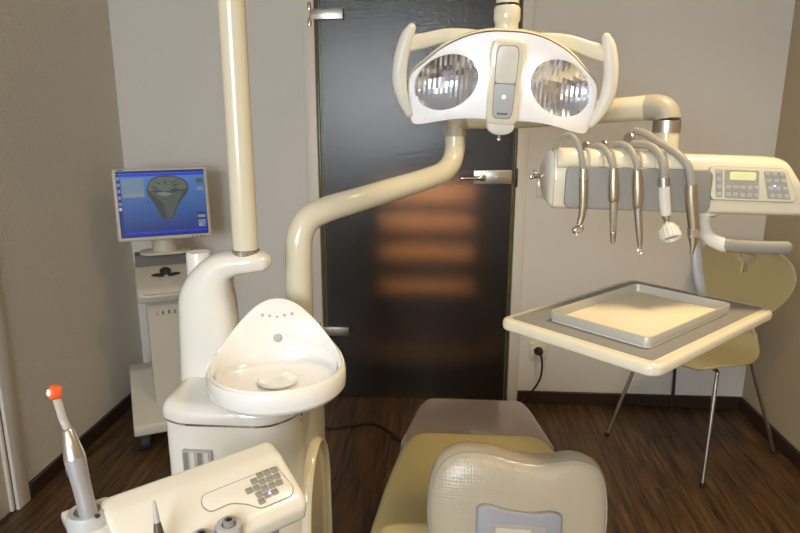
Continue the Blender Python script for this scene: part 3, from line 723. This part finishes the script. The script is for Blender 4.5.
# ================================================================== PATIENT CHAIR
pcx = .103
pch = empty('dental_chair', (pcx, 1.45, 0), 'yellow-beige leather dental chair with taupe foot end, seen from behind', 'dental chair')
so = [(-.150, 1.665), (.150, 1.665), (.188, 1.645), (.212, 1.58), (.236, 1.42), (.256, 1.22), (.262, 1.0), (-.262, 1.0), (-.256, 1.22), (-.236, 1.42), (-.212, 1.58), (-.188, 1.645)]
bm = B(); slab(bm, roundpoly([V((pcx+x, y)) for x, y in so], .05, 4), .37, .45, r=.030, n=5); obj('seat', bm, leather, pch)
fo = [(-.150, 1.930), (.158, 1.930), (.180, 1.87), (.225, 1.60), (-.225, 1.60), (-.178, 1.87)]
bm = B(); slab(bm, roundpoly([V((pcx+x, y)) for x, y in fo], .05, 5), .375, .430, r=.022, n=5); obj('foot_cover', bm, taupe, pch, label='glossy taupe foot end cover')
bm = B(); slab(bm, [(pcx+x, y) for x, y in rrect(.30, .62, .06, 4, 0, 1.33)], .12, .37, r=.02); obj('seat_base', bm, cream, pch)
bm = B(); slab(bm, [(pcx+x, y) for x, y in rrect(.42, .80, .08, 4, 0, 1.33)], 0, .06, r=.02); obj('floor_plate', bm, cream, pch)
bm = B(); slab(bm, [(pcx+x, y) for x, y in rrect(.24, .30, .05, 4, 0, 1.3)], .05, .14); obj('lift_column', bm, grey, pch)
# backrest
bu = (1, 0, 0); bv = V((0, -.24, 1)).normalized()
BM = frame((pcx, 1.10, .372), bu, bv)    # local z points to the photographer (-y)
bo = [(-.19, 0), (.19, 0), (.225, .10), (.22, .18), (.18, .205), (.05, .21), (-.05, .21), (-.18, .205), (-.22, .18), (-.225, .10)]
bm = B(); slab(bm, spline2([V(p) for p in bo], 4), -.02, .055, BM, r=.026, n=5); obj('backrest', bm, leather, pch)
bm = B(); box(bm, -.035, .035, -.0, .26, .05, .075, BM, r=.006); obj('headrest_bar', bm, steel, pch)
# headrest
HM = frame((.1240, .925, .703), (1, 0, -.018), (0, .22, 1))
ho = [(-.130, -.085), (-.143, -.03), (-.143, .03), (-.130, .075), (-.098, .098), (-.055, .099), (0, .088), (.045, .086), (.090, .094), (.126, .082), (.142, .045), (.144, -.02), (.130, -.085), (.08, -.11), (0, -.115), (-.08, -.11)]
hol = ccw(spline2([V(p) for p in ho], 5))
R = []
for d, z in ((.055, -.058), (.03, -.054), (.014, -.044), (.003, -.026), (0, -.008), (.0005, .008), (.003, .017), (.007, .024), (.016, .030), (.035, .034), (.060, .0355)):
    R.append([HM @ V((p[0]*(1-d/.14), p[1]*(1-d/.105), z)) for p in hol])
bm = B(); rings(bm, R); hr = obj('headrest', bm, hleather, pch, sharp=70, label='pale beige dimpled leather headrest')
bm = B(); pp = [HM @ V((p[0]*(1-.0055/.14), p[1]*(1-.0055/.105), .0225)) for p in hol]; pp.append(pp[0]); sweep(bm, [tuple(p) for p in pp], 0.0014, n=1, seg=8); obj('piping', bm, grey, hr, label='grey-blue piping around the headrest')
ho2 = [V((-.066, .016)), V((-.052, .020)), V((-.02, .012)), V((.02, .009)), V((.05, .014)), V((.067, .010)), V((.066, -.09)), V((-.066, -.09))]
bm = B(); slab(bm, roundpoly(ho2, .008, 4), .028, .045, HM, r=.004); br = obj('headrest_bracket', bm, mat('bracket_grey', (.24, .245, .26), .4), hr, label='pale grey plastic bracket plate')
bm = B(); slab(bm, roundpoly([V((-.042, -.008)), V((.044, -.008)), V((.044, -.09)), V((-.042, -.09))], .004, 3), .0435, .0460, HM, r=.0005); obj('bracket_recess', bm, grey, br)
bm = B(); slab(bm, roundpoly([V((-.036, -.014)), V((.020, -.014)), V((.016, -.09)), V((-.036, -.09))], .003, 3), .0455, .0485, HM, r=.001); obj('bracket_plate', bm, jgrey, br)
bm = B(); slab(bm, roundpoly([V((-.03, -.085)), V((.03, -.085)), V((.03, -.20)), V((-.03, -.20))], .004, 3), .018, .034, HM, r=.002); obj('bracket_stem', bm, steel, br)

# ================================================================== ASSISTANT CONSOLE (lower left)
au = V((.728, .686, 0)); an = V((.686, -.728, 0))      # along the length, towards the viewer side
AO = V((-.482, .764, .800))
ac = empty('assistant_console', (-.37, .80, .60), 'cream assistant console with small keypad at the lower left', 'dental console')
def AP(u, n_, z): return AO+au*u+an*n_+V((0, 0, z))
LEN = .266
prof = [(-.004, -.030), (0, -.006), (.010, .001), (.040, -.006), (.052, -.012), (.118, -.046), (.128, -.058), (.124, -.082), (.10, -.095), (.01, -.09)]
pr_ = roundpoly([V(p) for p in prof], .008, 3)
def aring(u, s=1):
    c = V((.06, -.045)); return [AP(u, c.x+(p[0]-c.x)*s, c.y+(p[1]-c.y)*s) for p in pr_]
bm = B(); rings(bm, [aring(0, .92), aring(.003, .975), aring(.009, 1), aring(LEN-.010, 1), aring(LEN-.003, .975), aring(LEN, .92)]); obj('console_housing', bm, cream2, ac, sharp=40)
# keypad on the sloping face
fa = V((.052, -.012)); fb = V((.118, -.046)); fd = (fb-fa).normalized()
KA = frame(AP(.188, (fa.x+fb.x)/2, (fa.y+fb.y)/2), au, -(an*fd.x+V((0, 0, fd.y))))
ko = [V((.060, .028)), V((.068, -.020)), V((.058, -.031)), V((.006, -.031)), V((-.008, -.016)), V((-.030, -.004)), V((-.062, -.006)), V((-.070, .010)), V((-.062, .026))]
bm = B(); slab(bm, roundpoly(ko, .008, 4), -.002, .0012, KA); kp = obj('keypad', bm, grey, ac, label='keypad framed by a thin grey line')
bm = B(); slab(bm, insetp(ccw(roundpoly(ko, .008, 4)), .0012), .001, .0020, KA, r=.0003); obj('keypad_face', bm, cream2, kp)
bm = B(); slab(bm, rrect(.0102, .0098, .0014, 2), .002, .0040, KA, r=.0008, n=2); k0 = obj('key', bm, grey, kp)
ka, kb = KA.col[0].xyz, KA.col[1].xyz; base = None
for j in range(4):
    for i in range(5):
        if i == 0 and j != 1: continue
        if (i >= 1 and j == 3 and i > 1): pass
        u, v = .004+i*.0118-.0015*j+(.0006*i), .021-j*.0118-(.006 if i < 2 else 0)-(.0 if j else 0)
        if i == 4 and j == 3: continue
        if base is None: base = (u, v); k0.location = k0.location+ka*u+kb*v; WP[k0.name] = WP[k0.name]+ka*u+kb*v
        else: dupe(k0, ka*(u-base[0])+kb*(v-base[1]))
bm = B(); lathe(bm, [(0, .004), (.0016, .004), (.0014, .0048), (0, .005)], KA @ T(.028, -.0135, 0), 10); obj('status_light', bm, led, kp, label='blue status light')
# left shelf that carries the polymerisation wand
bm = B(); box(bm, -.042, .022, -.038, .11, -.040, -.024, frame(AO, au, an, (0, 0, 1)) if False else Matrix(((au.x, an.x, 0, AO.x), (au.y, an.y, 0, AO.y), (0, 0, 1, AO.z), (0, 0, 0, 1))), r=.004); obj('side_shelf', bm, cream2, ac)
AM = Matrix(((au.x, an.x, 0, AO.x), (au.y, an.y, 0, AO.y), (0, 0, 1, AO.z), (0, 0, 0, 1)))
bm = B(); lathe(bm, [(0, -.034), (.027, -.034), (.027, -.010), (.024, -.005), (.017, -.005), (.0160, -.020), (0, -.020)], AM @ T(-.017, .014, 0), 28); obj('wand_holder', bm, lgrey, ac, label='round grey holder for the curing wand')
# holders along the front edge
for i, (u, z, n_) in enumerate(((.100, -.052, .118), (.140, -.050, .117))):
    ax = along(AP(u, n_, z-.03), AP(u, n_+.008, z+.05))
    bm = B(); lathe(bm, [(0, 0), (.018, 0), (.0195, .004), (.0195, .038), (.0175, .042), (.010, .042), (.009, .02), (0, .02)], ax, 28); hd = obj('suction_holder', bm, lgrey, ac, label='round grey suction holder')
    bm = B(); lathe(bm, [(0, .02), (.0085, .02), (.0085, .046), (.0075, .050), (.005, .050), (.0045, .024), (0, .024)], ax, 24); sh = obj('holder_sleeve', bm, grey, hd)
    bm = B(); lathe(bm, [(0, .0475), (.0055, .0475), (.0055, .0490), (0, .0490)], ax, 20); obj('holder_bore', bm, dark, sh)
bm = B(); box(bm, .215, .230, .085, .100, -.115, -.090, AM, r=.004); obj('release_tab', bm, grey, ac)
bm = B(); sweep(bm, [tuple(AP(.10, .06, -.09)), tuple(AP(.12, .04, -.16)), (-.40, .95, .55), (-.42, 1.10, .5)], .022, n=5, seg=20); obj('carrier_arm', bm, cream2, ac)
# curing wand
cw = empty('curing_wand', (-.40, .62, .80), 'silver curing wand with bent clear rod and orange tip cap', 'dental wand')
b0 = V((-.4745, .7320, .7800)); wt = V((-.5005, .7500, .8950)); W = along(b0, wt)
bm = B(); lathe(bm, [(0, 0), (.0110, 0), (.0122, .008), (.0115, .030), (.0118, .060), (.0136, .092), (.0136, .096), (0, .096)], W, 28); obj('wand_body', bm, mat('silver_lacquer', (.40, .40, .42), .3, .4), cw)
bm = B(); lathe(bm, [(0, .096), (.0137, .096), (.0130, .102), (.0078, .134), (.0055, .137), (0, .137)], W, 28); obj('wand_cone', bm, steel, cw, label='shiny steel cone')
p1 = W @ V((0, 0, .135)); p2 = V((-.5110, .7548, .928)); p3 = V((-.5170, .7575, .952)); p4 = V((-.5215, .7570, .963))
bm = B(); sweep(bm, [tuple(p1), tuple((p1+p2)/2), tuple(p2), tuple(p3), tuple(p4)], .0052, n=4, seg=16, cap='round'); obj('light_guide', bm, clear, cw, label='bent clear light guide rod')
ax = along(p4+V((.008, .006, -.002)), p4+V((-.02, -.024, .006)))
bm = B(); lathe(bm, [(0, 0), (.007, 0), (.0100, .003), (.0105, .010), (.009, .013), (.0045, .014), (0, .014)], ax, 24); tipc = obj('tip_cap', bm, orange, cw, label='orange cap')
bm = B(); lathe(bm, [(0, .0135), (.0052, .0135), (.0052, .0160), (.003, .0175), (0, .018)], ax, 18); obj('tip_lens', bm, bowlm, tipc, label='white lens in the orange cap')
bm = B(); box(bm, .0125, .0165, -.004, .004, .072, .084, W, r=.0015); obj('trigger_button', bm, dark, cw)
bm = B(); sweep(bm, [tuple(W @ V((.014, .004, .012))), tuple(W @ V((.010, -.012, .006))), tuple(W @ V((0, -.0165, .004))), tuple(W @ V((-.010, -.012, .006))), tuple(W @ V((-.014, .004, .012)))], .003, n=4, seg=10, cap='round'); obj('holder_clip', bm, dark, cw)
bm = B(); lathe(bm, [(0, -.03), (.006, -.03), (.008, .0), (.004, .004), (0, .004)], W, 16); obj('cord_socket', bm, gold, cw)
# small pointed instrument
ti = empty('pointed_syringe_tip', AP(.062, .130, -.03), 'slim pointed instrument with brown sleeve in front of the cream console', 'dental instrument')
W2 = along(V((-.3700, .7120, .785)), V((-.3800, .7250, .85)))
bm = B(); lathe(bm, [(0, -.03), (.007, -.03), (.007, 0), (.0045, .016), (0, .016)], W2, 16); obj('sleeve', bm, mat('brown_sleeve', (.10, .06, .04), .35), ti, label='brown metallic sleeve')
bm = B(); lathe(bm, [(0, .016), (.004, .016), (.0036, .026), (.0020, .044), (.0006, .046), (0, .046)], W2, 14); obj('needle', bm, lgrey, ti)

# ================================================================== SCANNER CART WITH MONITOR
yw = radians(27); cu = V((cos(yw), sin(yw), 0)); cn = V((sin(yw), -cos(yw), 0))   # right, towards viewer
def CM_(o): return Matrix(((cu.x, -cn.x, 0, o[0]), (cu.y, -cn.y, 0, o[1]), (0, 0, 1, o[2]), (0, 0, 0, 1)))  # x right, y back, z up
CO = (-1.105, 2.37, 0); CM = CM_(CO)
ca = empty('scanner_cart', CO, 'beige computer cart on casters standing in the left corner', 'cart')
def YZ(P, x0, x1, M, r=0):   # profile in (y,z) extruded along local x
    bm = B(); A = Matrix(((0, 0, 1, 0), (1, 0, 0, 0), (0, 1, 0, 0), (0, 0, 0, 1)))
    slab(bm, P, x0, x1, M @ A, r=r); return bm
bm = YZ([(.0, .10), (.0, .585), (.03, .61), (.24, .61), (.24, .10)], -.075, .115, CM, r=.012); bd = obj('cart_body', bm, pc, ca)
bm = YZ(roundpoly([V((-.085, .075)), V((-.085, .118)), V((.18, .26)), (V((.26, .26))), V((.26, .075))], .012, 3), -.165, .165, CM, r=.008); obj('base_plate', bm, pc, ca, label='sloping beige foot cover')
# control head
bm = YZ(roundpoly([V((-.045, .610)), V((-.055, .645)), V((-.035, .667)), V((.115, .723)), V((.23, .723)), V((.23, .610))], .010, 3), -.105, .125, CM, r=.010); hd = obj('control_head', bm, pc, ca)
bm = YZ([(.118, .723), (.132, .766), (.22, .766), (.22, .723)], -.100, .120, CM, r=.004); obj('screen_shelf', bm, pcd, ca, label='dark grey shelf under the screen')
HMt = CM @ T(0, .035, .6975) @ Matrix.Rotation(math.atan2(.056, .15), 4, 'X')
bm = B(); lathe(bm, [(0, -.008), (.022, -.008), (.022, 0), (.018, .005), (.010, .009), (0, .010)], HMt @ T(.01, .035, .002), 24); obj('trackball', bm, dark, ca, label='dark grey trackball')
for s in (-1, 1):
    bm = B(); slab(bm, spline2([V((s*.010, .008)), V((s*.035, .014)), V((s*.055, .006)), V((s*.035, -.003)), V((s*.010, -.006))], 3), 0, .005, HMt @ T(.01, 0, .0), r=.001); obj('button', bm, dark, ca)
bm = B(); box(bm, -.085, .105, -.066, -.030, .633, .649, CM, r=.006); obj('front_grip', bm, pc, ca)
# lettering on the body
def text(s, size, M, m_, parent, name='lettering', label=None, ext=.0006, space=1.25):
    c = bpy.data.curves.new(name, 'FONT'); c.body = s; c.size = size; c.extrude = ext; c.space_character = space; c.offset = size*.012
    t = bpy.data.objects.new(name, c); COL.objects.link(t)
    dg = bpy.context.evaluated_depsgraph_get(); me = bpy.data.meshes.new_from_object(t.evaluated_get(dg)); bpy.data.objects.remove(t)
    bm = B(); bm.from_mesh(me); bm.transform(M); return obj(name, bm, m_, parent, smooth=False, label=label)
FM = CM @ Matrix(((1, 0, 0, 0), (0, 0, -1, 0), (0, 1, 0, 0), (0, 0, 0, 1)))     # x right, y up, z towards viewer
for i, ch in enumerate('CEREC'):
    text(ch, .020, FM @ T(-.042+i*.0225, .548, .0008), orange if i == 0 else dark, bd, 'letter')
for sx, sy in ((-.125, -.05), (.125, -.05), (-.125, .2), (.125, .2)):
    bm = B(); lathe(bm, [(0, -.018), (.033, -.018), (.037, -.010), (.037, .010), (.033, .018), (0, .018)], along(CM @ V((sx-.001, sy, .037)), CM @ V((sx+1, sy, .037))), 24)
    wh = obj('caster', bm, rubber, ca)
    bm = B(); box(bm, sx-.024, sx+.024, sy-.022, sy+.030, .045, .078, CM, r=.005); obj('caster_fork', bm, dark, wh)
# monitor
mn = empty('monitor', (CM @ V((.02, .165, .767))), 'beige flat monitor showing a grey tooth model on blue', 'monitor')
tilt = radians(-6)
MO = CM @ T(.026, .12, .976) @ Matrix.Rotation(tilt, 4, 'X') @ Matrix(((1, 0, 0, 0), (0, 0, -1, 0), (0, 1, 0, 0), (0, 0, 0, 1)))
MO = MO @ Matrix.Rotation(radians(0), 4, 'Z')
bm = B(); slab(bm, rrect(.360, .288, .012, 4), -.035, .012, MO, r=.006); obj('bezel', bm, pc, mn, label='beige monitor frame')
bm = B(); lathe(bm, [(0, .777), (.050, .777), (.047, .83), (.045, .90), (0, .90)], CM @ T(.02, .165, 0), 24); obj('stand_neck', bm, pc, mn)
bm = B(); slab(bm, rrect(.20, .12,   .05, 6, .02, .165), .767, .778, CM, r=.004); obj('stand_foot', bm, pc, mn)
bm = B(); slab(bm, rrect(.20, .16, .02, 3), -.065, -.030, MO, r=.015); obj('rear_cover', bm, pc, mn)
# screen picture (light-emitting, flat)
scr = emi('screen_blue', (.02, .08, .6), 1.0)
nt = scr.node_tree; b = nt.nodes['Principled BSDF']; tcn = nd(nt, 'ShaderNodeTexCoord'); sp = nd(nt, 'ShaderNodeSeparateXYZ'); rp = nd(nt, 'ShaderNodeValToRGB')
nt.links.new(tcn.outputs['Generated'], sp.inputs[0]); nt.links.new(sp.outputs[2], rp.inputs[0]); nt.links.new(rp.outputs[0], b.inputs['Emission Color']); b.inputs['Base Color'].default_value = (.01, .01, .02, 1)
rp.color_ramp.elements[0].color = (.008, .018, .16, 1); rp.color_ramp.elements[1].color = (.09, .24, .58, 1); b.inputs['Emission Strength'].default_value = .72
bm = B(); slab(bm, rrect(.334, .262, .002, 2, 0, .002), .0118, .0130, MO); sc_ = obj('screen', bm, scr, mn, label='lit blue screen', smooth=False)
def sm_(name, col, st=.75):
    m_ = emi(name, col, st); m_.node_tree.nodes['Principled BSDF'].inputs['Base Color'].default_value = (.01, .01, .01, 1); return m_
s_nav = sm_('screen_navy', (.008, .02, .20)); s_lite = sm_('screen_pale_panel', (.17, .26, .36)); s_roy = sm_('screen_title_blue', (.015, .04, .62)); s_grey = sm_('screen_icon_grey', (.26, .28, .30)); s_wh = sm_('screen_white', (.6, .62, .62))
t_body = sm_('tooth_dark', (.045, .058, .052)); t_top = sm_('tooth_mid', (.12, .145, .12)); t_hi = sm_('tooth_highlight', (.20, .23, .20)); t_gr = sm_('tooth_groove', (.035, .045, .038)); t_mid = sm_('tooth_side', (.085, .10, .09))
def flat(name, P, z, m_, par=None, label=None):
    if name.startswith('tooth'): P = [(.006+p[0]*1.18, .026+(p[1]-.026)*1.08) for p in P]
    bm = B(); slab(bm, P, z, z+.0004, MO); return obj(name, bm, m_, par or sc_, smooth=False, label=label)
def fr(x0, x1, y0, y1): return [(x0, y0), (x1, y0), (x1, y1), (x0, y1)]
flat('title_bar', fr(-.166, .166, .124, .134), .0131, s_nav); flat('menu_bar', fr(-.150, .166, .112, .122), .0131, s_roy)
flat('side_toolbar', fr(-.166, -.152, -.126, .122), .0131, s_nav); flat('status_bar', fr(-.166, .166, -.127, -.119), .0131, s_nav); flat('lower_bar', fr(-.150, .160, -.116, -.108), .0131, s_roy)
flat('image_panel', fr(-.148, -.066, .030, .106), .0131, s_lite); flat('caption_strip', fr(-.146, -.068, .032, .045), .0136, s_grey)
for k, y in enumerate((.10, .075, .05, .025, .000, -.02)): flat('tool_icon', fr(-.164, -.154, y, y+.012), .0136, s_grey if k < 5 else s_wh)
for x0, x1, y0, y1, m_ in ((.134, .160, .078, .098, t_mid), (.134, .160, .050, .062, s_grey), (.128, .160, -.108, -.040, s_nav), (.130, .158, -.062, -.050, s_grey), (.130, .158, -.100, -.070, s_lite), (.134, .144, -.096, -.086, s_wh), (.148, .157, -.096, -.086, s_roy)):
    flat('panel_icon', fr(x0, x1, y0, y1), .0131 if m_ is s_nav else .0136, m_)
tooth = [(-.005, .105), (.040, .103), (.072, .085), (.082, .060), (.072, .035), (.050, .005), (.032, -.030), (.022, -.052), (-.008, -.054), (-.018, -.040), (-.030, -.005), (-.048, .030), (-.054, .055), (-.046, .082), (-.028, .100)]

tt_ = flat('tooth_model', spline2([V(p) for p in tooth], 4), .0137, t_body, label='grey tooth crown model')
flat('tooth_rim', spline2([V(p) for p in [(-.005, .101), (.038, .099), (.068, .082), (.076, .060), (.060, .052), (.035, .058), (.008, .047), (-.022, .056), (-.042, .050), (-.049, .060), (-.042, .080), (-.026, .096)]], 4), .0142, t_top)
flat('tooth_side', spline2([V(p) for p in [(-.040, .048), (.010, .040), (.060, .046), (.045, .010), (.028, -.028), (.020, -.048), (.004, -.048), (-.004, 0), (-.024, .025)]], 4), .0142, t_mid)
flat('tooth_shine', spline2([V(p) for p in [(-.022, .040), (.005, .030), (.028, .038), (.010, .044), (-.008, .046)]], 4), .0147, t_hi)
for P in ([(-.03, .088), (-.012, .080), (-.004, .060), (-.010, .072)], [(.002, .096), (.010, .082), (.012, .060), (.006, .078)], [(.06, .075), (.038, .074), (.026, .058), (.040, .068)], [(.052, .09), (.034, .084), (.022, .066), (.034, .078)], [(-.044, .066), (-.026, .066), (-.016, .056), (-.028, .060)]):
    flat('tooth_groove', P, .0147, t_gr)
flat('pointer_mark', [(-.062, .005), (-.056, .022), (-.055, .022), (-.060, .004)], .0137, dark)
flat('green_mark', fr(.098, .104, -.012, .004), .0137, sm_('screen_green', (.01, .25, .10)))
bm = B(); box(bm, -.172, -.163, .1355, .1405, .0118, .0128, MO); obj('corner_badge', bm, mat('yellow_badge', (.8, .6, .05), .5), mn, label='small yellow mark on the frame corner')
bm = B(); box(bm, -.160, -.137, .136, .140, .0118, .0124, MO); obj('badge_print', bm, pcd, mn)
for k in range(4):
    bm = B(); box(bm, .10+k*.016, .108+k*.016, -.1395, -.1355, .0118, .0132, MO, r=.0006); obj('monitor_button', bm, pcd, mn)

# ================================================================== SHELL CHAIR (right)
sf = V((-.840, -.542, 0)); ss = V((-.542, .840, 0))      # facing, sideways
SO = V((1.018, 2.440, 0))
sc2 = empty('shell_chair', SO, 'olive-beige shell chair on thin steel legs in the right corner', 'chair')
def SPt(f, s, z): return SO+sf*f+ss*s+V((0, 0, z))
# profile from front lip (f,z) to the top of back; half widths
prof = [(.215, .425, .150), (.20, .438, .178), (.15, .445, .200), (.08, .438, .208), (.0, .430, .205), (-.07, .432, .190), (-.125, .445, .160), (-.162, .475, .125), (-.178, .515, .105), (-.187, .555, .120), (-.196, .60, .165), (-.206, .65, .200), (-.216, .70, .216), (-.226, .75, .210), (-.234, .79, .180), (-.238, .815, .130), (-.240, .828, .07)]
pf = crom([(p[0], p[1], p[2]) for p in prof], 3)
G = []
for f, z, hw in pf:
    row = []
    for k in range(21):
        t = -1+2*k/20; crv = (.022 if z > .56 else .010)*t*t
        row.append(SPt(f+(crv if z > .5 else 0), t*hw, z+(crv if z <= .5 else 0)))
    G.append(row)
bm = B(); grid_surf(bm, G)
shell = obj('seat_shell', bm, shellm, sc2, sharp=80)
m_ = shell.modifiers.new('thick', 'SOLIDIFY'); m_.thickness = .010; m_.offset = 0
m_ = shell.modifiers.new('bev', 'BEVEL'); m_.width = .003; m_.segments = 2; m_.limit_method = 'ANGLE'
# keyhole cut-out near the top of the back
cbm = B(); ctr = SPt(-.232, 0, .775); KM2 = frame(ctr, ss*-1, (0, 0, 1))
key = [(-.034, 0), (.034, 0), (.028, -.016), (.014, -.028), (.006, -.036), (.004, -.070), (-.004, -.070), (-.006, -.036), (-.014, -.028), (-.028, -.016)]
slab(cbm, [(x, y+.01) for x, y in key], -.05, .05, KM2)
bmesh.ops.recalc_face_normals(cbm, faces=cbm.faces[:])
cme = bpy.data.meshes.new('cut'); cbm.to_mesh(cme); cbm.free(); co = bpy.data.objects.new('cut', cme); COL.objects.link(co)
bo_ = shell.modifiers.new('cut', 'BOOLEAN'); bo_.object = co; bo_.operation = 'DIFFERENCE'; bo_.solver = 'EXACT'
bpy.context.view_layer.update()
dg = bpy.context.evaluated_depsgraph_get(); me2 = bpy.data.meshes.new_from_object(shell.evaluated_get(dg))
if len(me2.polygons) > 200: shell.modifiers.clear(); shell.data = me2
else: shell.modifiers.remove(bo_)
bpy.data.objects.remove(co)
FT = [((.959, 2.148), (.17, .125)), ((.705, 2.511), (.17, -.125)), ((1.340, 2.410), (-.10, .125)), ((1.060, 2.770), (-.10, -.125))]
for (fx, fy), (tf, ts) in FT:
    p = V((fx, fy, .008)); s_ = -1 if ss.dot(V((fx, fy, 0))-SO) < 0 else 1
    top = SPt(tf*.75, s_*.165, .412); inn = SPt(tf*.35, s_*.05, .417)
    k1 = p.lerp(top, .93)
    bm = B(); sweep(bm, [tuple(p), tuple(p.lerp(top, .5)), tuple(k1), tuple(top+V((0, 0, .002))), tuple(top.lerp(inn, .25)+V((0, 0, .004))), tuple(inn)], .0075, n=4, seg=12); lg = obj('leg', bm, steel, sc2)
    bm = B(); lathe(bm, [(0, 0), (.010, 0), (.010, .012), (.008, .018), (0, .018)], T(fx, fy, 0), 14); obj('foot_cap', bm, rubber, lg)
bm = B(); lathe(bm, [(0, .405), (.07, .405), (.075, .412), (.075, .424), (0, .424)], T(SO.x, SO.y, 0), 24); obj('seat_hub', bm, steel, sc2)
